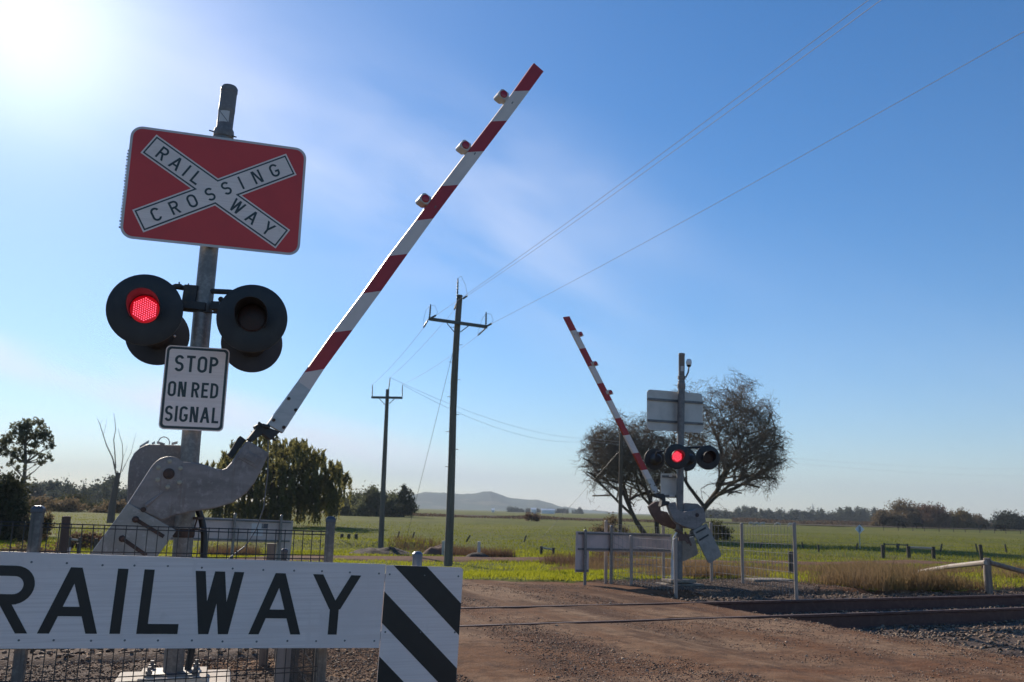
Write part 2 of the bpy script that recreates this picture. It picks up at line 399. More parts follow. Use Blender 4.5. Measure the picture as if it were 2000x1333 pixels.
# ------------------------------------------------------------------ terrain
TA = R(25.0)
T2 = (math.cos(TA), math.sin(TA)); N2 = (-math.sin(TA), math.cos(TA)); Q0 = (3.9, 12.55); GAUGE = 1.72
TV = Vector((T2[0], T2[1], 0)); NV = Vector((N2[0], N2[1], 0))
def uv(x, y): a, b = x - Q0[0], y - Q0[1]; return a * T2[0] + b * T2[1], a * N2[0] + b * N2[1]
def xy(u, v): return Q0[0] + u * T2[0] + v * N2[0], Q0[1] + u * T2[1] + v * N2[1]
def nse(x, y, s, z=0.0): return mnoise.noise(Vector((x * s, y * s, z)))
def ve(u):
    if u < 0.2: e = 6.1 - 0.45 * max(u, -2.0)
    elif u < 4.2: e = 6.3
    else: e = 6.3 - 3.0 * smooth01((u - 4.2) / 0.8)
    if -0.3 < u < 0.5: e = 5.9 + 0.2 * (u + .3)
    return e + 0.22 * nse(u, 3.1, 0.8) + 0.12 * nse(u, 7.7, 2.5)
def gz(x, y):
    u, v = uv(x, y)
    z = -0.40 * smooth01((v - 5.5) / 9.0)
    d = math.hypot(x, y)
    if v > 6:
        k = smooth01((v - 6) / 6)
        z += k * (0.05 * nse(x, y, 0.35) + 0.08 * nse(x, y, 0.12, 5))
        if d < 70: z += 0.38 * math.exp(-((y - 37.5 - 0.08 * x) / 1.1) ** 2) * smooth01((x + 14) / 3) * smooth01((-1.5 - x) / 2.5)
    if v < -6: z += 0.0
    return z
def gpt(px, py, Y):
    p = at(px, py, Y); return Vector((p.x, p.y, gz(p.x, p.y)))

def gmat(name, base, layers, bump, rot=0.0, rough=0.95, spec=0.06):
    m = bpy.data.materials.new(name); m.use_nodes = True; t = m.node_tree; p = t.nodes['Principled BSDF']
    p.inputs['Roughness'].default_value = rough; p.inputs['Specular IOR Level'].default_value = spec
    tcn = t.nodes.new('ShaderNodeTexCoord'); prev = None
    for sc, c2, lo, hi, det in layers:
        mp = t.nodes.new('ShaderNodeMapping'); mp.vector_type = 'TEXTURE'; mp.inputs['Rotation'].default_value = (0, 0, rot)
        mp.inputs['Scale'].default_value = tuple(1.0 / q for q in sc)
        nn = t.nodes.new('ShaderNodeTexNoise'); nn.inputs['Scale'].default_value = 1; nn.inputs['Detail'].default_value = det; nn.inputs['Roughness'].default_value = 0.62
        t.links.new(tcn.outputs['Object'], mp.inputs['Vector']); t.links.new(mp.outputs[0], nn.inputs['Vector'])
        mr = t.nodes.new('ShaderNodeMapRange'); mr.inputs['From Min'].default_value = lo; mr.inputs['From Max'].default_value = hi
        t.links.new(nn.outputs['Fac'], mr.inputs['Value'])
        mx = t.nodes.new('ShaderNodeMixRGB'); mx.inputs['Color2'].default_value = (*c2, 1)
        if prev is None: mx.inputs['Color1'].default_value = (*base, 1)
        else: t.links.new(prev, mx.inputs['Color1'])
        t.links.new(mr.outputs['Result'], mx.inputs['Fac']); prev = mx.outputs['Color']
    t.links.new(prev, p.inputs['Base Color'])
    pv = None
    for sc, st, di in bump:
        nb = t.nodes.new('ShaderNodeTexNoise'); nb.inputs['Scale'].default_value = sc; nb.inputs['Detail'].default_value = 4
        t.links.new(tcn.outputs['Object'], nb.inputs['Vector'])
        b = t.nodes.new('ShaderNodeBump'); b.inputs['Strength'].default_value = st; b.inputs['Distance'].default_value = di
        t.links.new(nb.outputs['Fac'], b.inputs['Height'])
        if pv: t.links.new(pv, b.inputs['Normal'])
        pv = b.outputs['Normal']
    t.links.new(pv, p.inputs['Normal'])
    MATS[name] = m
    return m

ROADM = gmat('gravel_road', (0.168, 0.084, 0.044), [
    ((0.55, 0.09, 1), (0.29, 0.19, 0.118), .47, .57, 5),
    ((0.16, 0.9, 1), (0.26, 0.162, 0.10), .53, .63, 5),
    ((0.9, 0.20, 1), (0.085, 0.044, 0.028), .50, .62, 6),
    ((0.22, 0.5, 1), (0.165, 0.075, 0.038), .52, .68, 5),
    ((5, 3, 5), (0.09, 0.052, 0.036), .48, .70, 6),
    ((60, 60, 60), (0.22, 0.142, 0.10), .55, .72, 3),
    ((110, 110, 110), (0.05, 0.032, 0.025), .58, .72, 2)], [(55, .6, .014), (9, .45, .035), (2.2, .3, .08), (160, .4, .004)], rot=TA)
PADM = gmat('ballast', (0.125, 0.084, 0.060), [((1.2, 1.2, 1), (0.095, 0.068, 0.052), .45, .65, 5), ((45, 45, 45), (0.24, 0.20, 0.17), .5, .65, 3), ((80, 80, 80), (0.05, 0.042, 0.04), .55, .68, 2)], [(45, .8, .02), (120, .5, .006)])
DIRTM = gmat('bare_dirt', (0.17, 0.092, 0.06), [((0.8, 0.8, 1), (0.11, 0.065, 0.045), .45, .65, 5), ((6, 6, 6), (0.22, 0.15, 0.105), .5, .7, 5)], [(14, .5, .05), (50, .4, .02)])
FIELDM = gmat('pasture', (0.095, 0.108, 0.024), [
    ((0.05, 0.13, 1), (0.125, 0.105, 0.045), .54, .70, 6),
    ((0.06, 0.02, 1), (0.155, 0.150, 0.034), .42, .62, 5),
    ((0.35, 0.12, 1), (0.078, 0.098, 0.017), .48, .66, 6),
    ((2.5, 1.0, 1), (0.16, 0.165, 0.03), .50, .70, 6),
    ((0.9, 0.35, 1), (0.105, 0.085, 0.045), .60, .74, 6)], [(3.0, .6, .12), (14, .6, .05)])
SCRUBG = gmat('far_scrub_ground', (0.095, 0.066, 0.045), [((0.02, 0.05, 1), (0.075, 0.085, 0.04), .45, .6, 5)], [(2, .5, .2)])

def polar_ground():
    radii = [0.0] + list(np.geomspace(1.2, 60, 110)) + list(np.geomspace(64, 6500, 70))
    nang = 360
    V = [(0, 0, gz(0, 0) - .35)]
    for r_ in radii[1:]:
        for k in range(nang):
            a = 2 * math.pi * k / nang; x, y = r_ * math.sin(a), r_ * math.cos(a)
            z = gz(x, y); u, v = uv(x, y)
            if -21 < u < 22 and v > -15: z -= 0.35 * smooth01((ve(u) - v - (0.15 if u < 4 else -.25)) / 0.5)
            elif v <= ve(max(min(u, 20), -20)) - .3: z -= 0.02
            V.append((x, y, z))
    Fq = []
    nr = len(radii) - 1
    for i in range(nr - 1):
        for k in range(nang):
            k2 = (k + 1) % nang
            Fq.append((1 + i * nang + k, 1 + (i + 1) * nang + k, 1 + (i + 1) * nang + k2, 1 + i * nang + k2))
    V = np.array(V); Fq = np.array(Fq)[:, ::-1]
    # the inner fan as thin quads
    fan = np.array([(0, 1 + k, 1 + (k + 1) % nang, 1 + (k + 1) % nang) for k in range(nang)])
    cen = V[Fq].mean(axis=1); dd = np.hypot(cen[:, 0], cen[:, 1])
    me = np_mesh('ground', V, Fq, [FIELDM], kind='structure', smooth=True)
    return me
polar_ground()

def ballast_b(u, v):
    jr = 0.12 * nse(u, v, 1.3) + 0.06 * nse(u, v, 4)
    br = min(u + 0.2 + jr, v + 3.35 + 0.05 * u + jr * 1.5, 3.3 - v + jr)
    bl = min(-7.2 - u + jr, v + 1.5 + jr, 3.3 - v + jr)
    return max(br, bl)
def roadz(u, v):
    z = 0.018 * nse(u, v, 0.9) + 0.010 * nse(u, v, 3.2) + 0.004 * nse(u, v, 9)
    if v < 0: z += 0.012 * math.cos(u * 3.6) * smooth01((-v) / 2)          # shallow wheel ruts
    b = ballast_b(u, v)
    z -= 0.30 * smooth01((b + 0.12) / 0.45)
    return z
def ballastz(u, v):
    z = -0.185 + 0.17 * smooth01((-v - 0.5) / 1.7) + 0.10 * smooth01((v - 2.2) / 0.7) + .05 * math.exp(-((v - GAUGE / 2) / .35) ** 2)
    if u < -5: z += .14 * smooth01((-v - .02) / .12) - .28 * smooth01((-v - 1.25) / .5)
    else: z -= .2 * smooth01((-v - 3.25 - .05 * u) / .3)
    return z + 0.025 * nse(u, v, 2.0) + 0.02 * nse(u, v, 6.5)
def uvgrid(name, us, vfun, nv_, zf, m, edge=0.0):
    V = []; Fq = []
    for i, u in enumerate(us):
        for j in range(nv_ + 1):
            v = vfun(u, j / nv_); x, y = xy(u, v); z = zf(u, v)
            if edge and j in (0, nv_): z -= edge
            V.append((x, y, z))
    for i in range(len(us) - 1):
        for j in range(nv_):
            a = i * (nv_ + 1) + j; Fq.append((a, a + nv_ + 1, a + nv_ + 2, a + 1))
    return np_mesh(name, V, Fq, m, kind='structure', smooth=True)
us = list(np.arange(-20, 22.01, 0.16))
def cov(u): return smooth01((nse(u, 1, .9) - .27) / .12) * smooth01((-u - .2) / .5)
def cov2(u): return smooth01((nse(u, 31, .9) - .22) / .12) * smooth01((-u - .2) / .5)
def e_near(u): return -0.055 - 0.035 * abs(nse(u, 1, 1.7)) - 0.02 * nse(u, 2, 5) + .115 * cov(u)
def e_m0(u): return 0.085 + 0.04 * nse(u, 5, 2.0) + 0.02 * nse(u, 5, 6)
def e_m1(u): return GAUGE - 0.10 + 0.04 * nse(u, 9, 2.0) + 0.02 * nse(u, 9, 7)
def e_f0(u): return GAUGE + 0.055 + 0.03 * abs(nse(u, 12, 2.0)) - .13 * cov2(u)
def vnear(u, t):
    t2 = t
    return -14.5 * (1 - t) + e_near(u) * t
uvgrid('gravel_road', us, vnear, 110, lambda u, v: roadz(u, v) + .024 * cov(u) * smooth01((v + .45) / .35), ROADM)
uvgrid('gravel_road', us, lambda u, t: e_m0(u) * (1 - t) + e_m1(u) * t, 12, lambda u, v: roadz(u, v) + .004, ROADM)
uvgrid('gravel_road', us, lambda u, t: e_f0(u) * (1 - t) + ve(u) * t, 34, lambda u, v: roadz(u, v) - 0.06 * smooth01((v - 4.6) / 2) + .026 * cov2(u) * smooth01((GAUGE + .5 - v) / .35), ROADM)
usr = list(np.arange(-0.9, 40, 0.16)); usl = list(np.arange(-40, -6.6, 0.2))
uvgrid('track_ballast', usr, lambda u, t: -3.7 - .05 * u + t * (7.9 + .05 * u), 50, ballastz, PADM)
uvgrid('track_ballast', usl, lambda u, t: -2.0 + t * 5.5, 36, ballastz, PADM)
# gravelled pads round the two masts
def padgrid(name, u0, u1, v0, v1, lift):
    uu = list(np.arange(u0, u1, 0.15))
    def vf(u, t):
        e = min(1.0, 0.35 + 1.2 * min(u - u0, u1 - u) / max(.1, (u1 - u0) * .5)); c = (v0 + v1) / 2; h = (v1 - v0) / 2 * e
        return c + (2 * t - 1) * h + 0.15 * nse(u, t, 1.4)
    def zf(u, v):
        b = min(min(u - u0, u1 - u), min(v - v0, v1 - v))
        return roadz(u, v) + lift * smooth01(b / .5) - .02 * (1 - smooth01(b / .3)) - 0.06 * smooth01((v - 4.6) / 2)
    return uvgrid(name, uu, vf, 30, zf, PADM)
padgrid('gravel_pad', 0.2, 4.4, 3.0, 6.2, 0.02)
padgrid('gravel_pad', -15.5, -6.6, -7.6, -0.9, 0.02)

# farm track of bare dirt on the far side
def strip(name, path, width, m, lift=0.02, n=14):
    P = []
    for i in range(len(path) - 1):
        for k in range(10):
            t = k / 10; P.append(Vector(path[i]).lerp(Vector(path[i + 1]), t))
    P.append(Vector(path[-1]))
    for _ in range(3): P = [P[0]] + [(P[i - 1] + P[i] * 2 + P[i + 1]) / 4 for i in range(1, len(P) - 1)] + [P[-1]]
    V = []; Fq = []
    for i, p in enumerate(P):
        d = (P[min(i + 1, len(P) - 1)] - P[max(i - 1, 0)]).normalized(); s = Vector((d.y, -d.x))
        for j in range(n + 1):
            t = 2 * j / n - 1; q = p + s * (t * (width / 2 + 0.5 * nse(p.x, p.y, .5, t)))
            V.append((q.x, q.y, gz(q.x, q.y) + lift - 0.08 * smooth01((abs(t) - .7) / .3)))
    for i in range(len(P) - 1):
        for j in range(n):
            a = i * (n + 1) + j; Fq.append((a, a + 1, a + n + 2, a + n + 1))
    return np_mesh(name, V, Fq, m, kind='structure', smooth=True)
strip('dirt_track', [(-6.5, 16.5), (-8.0, 20), (-8.3, 25), (-6.0, 29.5), (-2, 31.3), (3, 32), (9, 34), (18, 39)], 2.6, DIRTM, 0.05)

# far paddock strips that read as a darker and a browner line below the horizon
def field_strip(name, y0, y1, m, dz, x0=-900, x1=900):
    V = []; Fq = []; n = 120
    for i in range(n + 1):
        x = x0 + (x1 - x0) * i / n; w = 6 * nse(x, y0, .02)
        V += [(x, y0 + w, gz(x, y0) + dz), (x, y1 + w * 2, gz(x, y1) + dz)]
    for i in range(n): Fq.append((2 * i, 2 * i + 2, 2 * i + 3, 2 * i + 1))
    return np_mesh(name, V, Fq, m, kind='structure')
field_strip('stubble_field', 205, 260, SCRUBG, 0.12)

# hills on the skyline
HILLM = gmat('hills', (0.070, 0.105, 0.065), [((0.004, 0.004, 0.01), (0.035, 0.06, 0.045), .46, .58, 6), ((0.012, 0.012, 0.012), (0.17, 0.16, 0.10), .55, .68, 5)], [(0.05, .5, 4)])
def hills():
    prof = [(560, 995), (640, 985), (700, 977), (760, 974), (800, 968), (830, 964.5), (850, 964), (870, 967), (900, 968.5), (925, 967), (945, 963.5), (958, 963.5), (972, 968), (990, 974), (1010, 978), (1040, 979.5), (1055, 981), (1080, 986), (1100, 991), (1125, 994), (1160, 997), (1240, 1003)]
    Yc = 3000.0; n = 240; V = []; Fq = []; m_ = 24
    xs = np.linspace(prof[0][0], prof[-1][0], n)
    ys = np.interp(xs, [p[0] for p in prof], [p[1] for p in prof])
    for i in range(n):
        base = at(xs[i], 997 + (xs[i] - 1000) * .026, Yc); top = at(xs[i], ys[i], Yc)
        h = 1.12 * max(0.0, top.z - 1.3) + 3.0 * nse(xs[i], 0, .05) + 1.6 * nse(xs[i], 0, .13)
        if xs[i] > 1015 and xs[i] < 1110: h += 3.0 * abs(nse(xs[i], 3, .15))
        for j in range(m_ + 1):
            t = 2 * j / m_ - 1; k = (1 - t * t) ** 1.6
            x = base.x * (1 + t * .18); y = Yc * (1 + t * .18)
            z = -2 + (h + 2) * k * (1 + 0.10 * nse(x, y, .006) * (1 if abs(t) > .08 else 0)) 
            V.append((x, y, z))
    for i in range(n - 1):
        for j in range(m_):
            a = i * (m_ + 1) + j; Fq.append((a, a + m_ + 1, a + m_ + 2, a + 1))
    np_mesh('hills', V, Fq, HILLM, kind='structure', smooth=True)
hills()

# ------------------------------------------------------------------ rails
def rail(name, v, label):
    mb = MB(); z0 = 0.012
    prof = [(-.075, -.215), (.075, -.215), (.075, -.20), (.012, -.18), (.009, -.045), (.034, -.032), (.036, -.004), (.030, 0), (-.030, 0), (-.036, -.004), (-.034, -.032), (-.009, -.045), (-.012, -.18), (-.075, -.20)]
    us_ = [-40, -20, -7, 0, 10, 20, 40]
    n = len(prof); vs_ = []; fs = []
    for u in us_:
        x, y = xy(u, v)
        for a, b in prof: vs_.append((x + N2[0] * a, y + N2[1] * a, z0 + b))
    for i in range(len(us_) - 1):
        for k in range(n):
            k2 = (k + 1) % n; fs.append((i * n + k, i * n + k2, (i + 1) * n + k2, (i + 1) * n + k))
    mb._add(vs_, fs)
    for i, f in enumerate(mb.f):
        k = i % n
        if k in (7,): mb.m[i] = 1
    x, y = xy(0, v)
    return mb.build(name, [RAILM, RAILTOP], origin=(x, y, 0), tagargs=(label, 'rail', 'rails of the track'))
rail('rail', 0.0, 'rusty steel rail nearer the camera, sunk into the gravel crossing')
rail('rail', GAUGE, 'rusty steel rail on the far side, next to the mast enclosure')

# ------------------------------------------------------------------ stones (uncountable)
rng = np.random.default_rng(5)
def stones(name, centres, radii_, mats, seed, flat=0.7):
    g = np.random.default_rng(seed); n = len(centres)
    base = np.array([(1, 0, 0), (-.5, .87, 0), (-.5, -.87, 0), (0, 0, 1), (.3, -.2, -1), (.75, .6, .35), (-.7, -.1, .5)])
    tri = np.array([(0, 5, 3), (5, 1, 3), (1, 6, 3), (6, 2, 3), (2, 0, 3), (0, 2, 4), (5, 0, 4), (1, 5, 4), (6, 1, 4), (2, 6, 4)])
    q = g.normal(size=(n, 3, 3)); Q, _ = np.linalg.qr(q)
    jit = 1 + g.normal(scale=.18, size=(n, 7, 1))
    P = np.einsum('nij,kj->nki', Q, base) * jit * radii_[:, None, None]
    P[:, :, 2] *= flat
    V = (P + centres[:, None, :]).reshape(-1, 3)
    Fq = (tri[None] + (np.arange(n) * 7)[:, None, None]).reshape(-1, 3)
    mi = np.repeat(g.integers(0, len(mats), n), len(tri))
    return np_mesh(name, V, Fq, mats, kind='stuff', matidx=mi)
BST = [mat('ballast_stone_%s' % k, c, 0.9, 0, [(30, tuple(q * .7 for q in c), .45, .7)]) for k, c in (('grey', (.21, .145, .10)), ('brown', (.18, .108, .068)), ('dark', (.085, .058, .042)), ('pale', (.31, .225, .155)))]
RST = [mat('road_stone_%s' % k, c, 0.9, 0) for k, c in (('red', (.27, .12, .065)), ('brown', (.20, .10, .056)), ('grey', (.29, .19, .12)), ('dark', (.08, .047, .034)), ('pale', (.40, .29, .21)))]
def scatter_ballast():
    C = []; Rr = []
    g = random.Random(3)
    while len(C) < 12500:
        u = g.uniform(-.4, 14) if g.random() < .72 else g.uniform(-16, -7.0)
        v = g.uniform(-3.9, 3.4)
        b = ballast_b(u, v)
        if b < -.05 and not (b > -.5 and g.random() < .10): continue
        if u > 6 and g.random() < .3: continue
        if abs(v) < .07 or abs(v - GAUGE) < .07: continue
        x, y = xy(u, v); r_ = g.uniform(.014, .034)
        z = max(ballastz(u, v), roadz(u, v)); C.append((x, y, z + r_ * .25)); Rr.append(r_)
    stones('ballast_stones', np.array(C), np.array(Rr), BST, 11)
    C = []; Rr = []
    while len(C) < 42000:                       # crushed rock on the pads
        if g.random() < .22: u, v = g.uniform(.3, 4.6), g.uniform(2.6, 6.3)
        else: u, v = g.uniform(-12.5, -6.0), g.uniform(-5.2, -.8)
        x, y = xy(u, v); r_ = .005 + .012 * g.random() ** 2.2
        C.append((x, y, roadz(u, v) + .022 - 0.06 * smooth01((v - 4.6) / 2) + r_ * .2)); Rr.append(r_)
    stones('crushed_rock', np.array(C), np.array(Rr), BST, 12)
    C = []; Rr = []
    while len(C) < 62000:                       # loose stones on the road, in drifts
        d = g.uniform(5.8, 17) if g.random() < .8 else g.uniform(5.8, 10); a = g.uniform(-.12, .62)
        x, y = d * math.sin(a), d * math.cos(a)
        u, v = uv(x, y)
        if v > ve(u) or ballast_b(u, v) > -.05: continue
        dens = 1.3 * nse(u * 1.5, v * .28, .7, 2) + .4 * nse(u, v, 2.2)
        if dens < g.uniform(-.35, .55): continue
        if -.1 < v < .15 or GAUGE - .15 < v < GAUGE + .1: continue
        r_ = .003 + .0085 * g.random() ** 3
        if g.random() < .004: r_ = g.uniform(.013, .024)
        C.append((x, y, roadz(u, v) + r_ * .15 - 0.06 * smooth01((v - 4.6) / 2))); Rr.append(r_)
    stones('road_gravel', np.array(C), np.array(Rr), RST, 13)
scatter_ballast()

# ------------------------------------------------------------------ near crossing signal
UP = Vector((0, 0, 1))
class Plane:
    """upright plane through a point, turned th degrees about the vertical; X right, Y up, Z towards the viewer"""
    def __init__(s, px, py, Y, th, tilt=0.0):
        s.O = at(px, py, Y); s.X = Vector((math.cos(R(th)), math.sin(R(th)), tilt)).normalized()
        s.Z = s.X.cross(UP).normalized(); s.Y = s.Z.cross(s.X).normalized()
    def loc(s, px, py):
        p = on_plane(px, py, s.O, s.Z) - s.O; return p.dot(s.X), p.dot(s.Y)
    def pt(s, a, b, c=0.0): return s.O + s.X * a + s.Y * b + s.Z * c
    def pix(s, px, py, c=0.0): return on_plane(px, py, s.O, s.Z) + s.Z * c
    def poly(s, pxs, c=0.0): return [s.pix(x, y, c) for x, y in pxs]
def ccw(pts, Z):
    n = Vector((0, 0, 0))
    for i in range(len(pts)): n += Vector(pts[i]).cross(Vector(pts[(i + 1) % len(pts)]))
    return pts if n.dot(Z) > 0 else list(reversed(pts))
def plate(mb, P, pts, thick, mi=0):
    """polygon on plane P, extruded thick away from its front face"""
    pts = ccw(pts, P.Z); mb.prism([q - P.Z * thick for q in pts], P.Z * thick, mi)
def centred_text(mb, P, txt, widths, a, b, h, total, s, zl, ang=0.0):
    nat = sum(w * h for w in widths); gap = (total - nat) / max(1, len(txt) - 1)
    ca, sa = math.cos(ang), math.sin(ang)
    X = P.X * ca + P.Y * sa; Y = P.Y * ca - P.X * sa
    O = P.pt(a, b) - X * (total / 2) - Y * (h / 2)
    text_mesh(mb, txt, widths, O, X, Y, h, s, 0.0, gap, zl)

YM = 6.40
mast_pts = [at(338, 1312, YM), at(356, 1080, YM), at(374, 850, YM), at(395, 620, YM), at(408, 490, YM), at(436, 262, YM)]
sig = thing('crossing_signal', 'near crossing signal mast with red cross sign, STOP plate and one lit lamp', 'signal', Vector((mast_pts[0].x, YM, 0.0)), 'railway crossing signals')
mb = MB(); mb.tube(mast_pts, 0.066, 24); o = mb.build('mast', GALV, sig, smooth=True)
mb = MB(); c0 = at(437, 262, YM); c1 = at(449, 168, YM); ax = (c1 - c0); L = ax.length; ax.normalize()
mb.lathe(c0 - ax * .03, ax, [(0, .070), (.0, .074), (.03, .076), (.055, .072), (.075, .060), (.20, .060), (.205, .0615), (.235, .0615), (.24, .0605), (L - .03, .0605), (L - .028, .063), (L + .005, .063), (L + .022, .052), (L + .028, .02)], 28)
cap = mb.build('mast_cap', GALVP, sig, smooth=True)
mb = MB()
for sx, dz in ((-1, .005), (1, -.02)):
    mb.cut(); mb.tube([c0 + Vector((sx * .06, -.02, dz)), c0 + Vector((sx * .105, -.02, dz + .012 * -sx))], .005, 6)
mb.build('wire_tie', DARKM, cap)
mb = MB()                                            # pale label plate with a diagonal stripe wrapped on the cap
lz0, lz1 = c0 + ax * .075, c0 + ax * .165
def capring(p, a): return p + Vector((math.sin(a), -math.cos(a), 0)) * .0612
for i in range(8):
    a0, a1 = -.55 + i * .16, -.55 + (i + 1) * .16
    mb._add([capring(lz0, a0), capring(lz0, a1), capring(lz1, a1), capring(lz1, a0)], [(0, 1, 2, 3)])
lab = mb.build('label_plate', WHITEG, cap)
mb = MB()
for i in range(8):
    a0, a1 = -.55 + i * .16, -.55 + (i + 1) * .16; t0, t1 = i / 8, (i + 1) / 8
    p0, p1 = lz1.lerp(lz0, t0), lz1.lerp(lz0, t1); off = Vector((0, -.0008, 0)); w = ax * .008
    mb._add([capring(p0 - w, a0) + off, capring(p1 - w, a1) + off, capring(p1, a1) + off, capring(p0, a0) + off], [(0, 1, 2, 3)])
mb.build('stripe', GALVD, lab)

# red board with the white saltire
P = Plane(418, 373, YM - .10, 17.0, 0.0)
lx0 = P.loc(245, 353)[0]; lx1 = P.loc(592, 398)[0]; ly1 = P.loc(436, 269)[1]; ly0 = P.loc(405, 482)[1]
W_, H_ = lx1 - lx0, ly1 - ly0; ca_, cb_ = (lx0 + lx1) / 2, (ly0 + ly1) / 2
P.O = P.pt(ca_, cb_); 
mb = MB(); mb.prism([q - P.Z * .004 for q in rrect(P.O, P.X, P.Y, W_, H_, .085, 8)], P.Z * .004)
sgn = mb.build('crossing_sign', WHITEG, sig)
mb = MB(); mb.prism(rrect(P.O + P.Z * .0004, P.X, P.Y, W_ - .036, H_ - .036, .068, 8), P.Z * .0006)
mb.build('red_field', REDS, sgn)
def arm(m_, A, B, w, z0):
    d = (Vector(B) - Vector(A)).normalized(); n = Vector((-d.y, d.x)) * (w / 2); A = Vector(A); B = Vector(B)
    m_.prism([P.pt(q.x, q.y, z0) for q in (A - n, B - n, B + n, A + n)], P.Z * .0002)
A1, B1 = Vector(P.loc(290, 281)), Vector(P.loc(552.5, 467.7)); A2, B2 = Vector(P.loc(269, 432.5)), Vector(P.loc(569, 321.5))
w1 = (Vector(P.loc(305.5, 263.5)) - Vector(P.loc(274.5, 299))).length * .98; w2 = (Vector(P.loc(257.4, 409.6)) - Vector(P.loc(280.5, 455.5))).length * .98
wa = (w1 + w2) / 2
for nm, ins, z0, mt in (('saltire_edge', 0.0, .0016, WHITE), ('saltire_line', .011, .0022, GREEN), ('saltire', .022, .0028, WHITE)):
    mb = MB()
    for k, (A, B) in enumerate(((A1, B1), (A2, B2))):
        d = (B - A).normalized(); arm(mb, A + d * ins, B - d * ins, wa - 2 * ins, z0 + k * .0003)
    mb.build(nm, mt, sgn)
mb = MB()
WD = {'R': .62, 'A': .74, 'I': .16, 'L': .55, 'W': .92, 'Y': .74, 'C': .62, 'O': .66, 'S': .60, 'N': .64, 'G': .64, 'T': .58, 'P': .60, 'E': .54, 'D': .62}
def letters_at(items, A, B, h, s):
    d = (B - A).normalized(); ang = math.atan2(d.y, d.x)
    X = P.X * d.x + P.Y * d.y; Y = P.Y * d.x - P.X * d.y
    for ch, px, py in items:
        q = Vector(P.loc(px, py)); t = (q - A).dot(d); c = A + d * t; w = WD[ch] if ch != 'I' else s
        O = P.pt(c.x, c.y) - X * (w * h / 2) - Y * (h / 2)
        text_mesh(mb, ch, [w], O, X, Y, h, s, 0, 0, .0036)
letters_at([('R', 317.5, 301.6), ('A', 342, 322.5), ('I', 363.7, 335), ('L', 382, 351), ('W', 463.6, 404), ('A', 491, 427), ('Y', 525, 446)], A1, B1, wa * .56, .145)
letters_at([('C', 304.5, 418.6), ('R', 341, 405.7), ('O', 375, 392.5), ('S', 409.6, 378.7), ('S', 441.7, 367.6), ('I', 470, 356.5), ('N', 501.7, 345), ('G', 535.6, 333)], A2, B2, wa * .56, .145)
mb.build('letter', GREEN, sgn)
mb = MB()
for yy in (-.24, .22):
    mb.cut(); mb.box(P.pt(0, yy, -.022), P.X * (W_ * .46), P.Y * .016, P.Z * .016)
mb.build('back_rail', ALU, sgn)
mb = MB()
for k in range(26):
    t = -.35 + .6 * k / 26; mb.box(P.pt(-W_ / 2 - .004, t - .0, -.002), P.X * .007 * random.Random(k).uniform(.3, 1), P.Y * .006, P.Z * .002)
mb.build('ragged_edge_tape', GALVD, sgn)

# STOP ON RED SIGNAL plate
P = Plane(380, 759, YM - .10, 14.0)
x0 = P.loc(317, 756)[0]; x1 = P.loc(442.5, 763)[0]; y1 = P.loc(386, 678)[1]; y0 = P.loc(374, 841)[1]
P.O = P.pt((x0 + x1) / 2, (y0 + y1) / 2); W_, H_ = x1 - x0, y1 - y0
mb = MB(); mb.prism([q - P.Z * .004 for q in rrect(P.O, P.X, P.Y, W_, H_, .035, 6)], P.Z * .004); sgn = mb.build('stop_sign', WHITE, sig)
mb = MB(); mb.prism(rrect(P.O + P.Z * .0004, P.X, P.Y, W_ - .016, H_ - .016, .03, 6), P.Z * .0006); mb.build('border', GREEN, sgn)
mb = MB(); mb.prism(rrect(P.O + P.Z * .0016, P.X, P.Y, W_ - .050, H_ - .050, .02, 6), P.Z * .0006); mb.build('sign_face', WHITE, sgn)
mb = MB(); hh = .112
ctr = P.loc(384, 712); centred_text(mb, P, 'STOP', [.53, .50, .55, .50], ctr[0], ctr[1], hh * 1.05, W_ * .68, .15, .0026)
ctr = P.loc(379.5, 762); centred_text(mb, P, 'ON RED', [.50, .50, .20, .49, .43, .49], ctr[0], ctr[1], hh * .96, W_ * .815, .15, .0026)
ctr = P.loc(375, 810); centred_text(mb, P, 'SIGNAL', [.49, .15, .51, .50, .60, .42], ctr[0], ctr[1], hh * .98, W_ * .835, .15, .0026)
mb.build('letter', GREEN, sgn)
mb = MB(); mb.box(P.pt(0.01, .2, -.03), P.X * .085, P.Y * .015, P.Z * .024); mb.cut(); mb.box(P.pt(-.0, -.2, -.03), P.X * .085, P.Y * .015, P.Z * .024); mb.build('sign_clamp', GALVD, sgn)

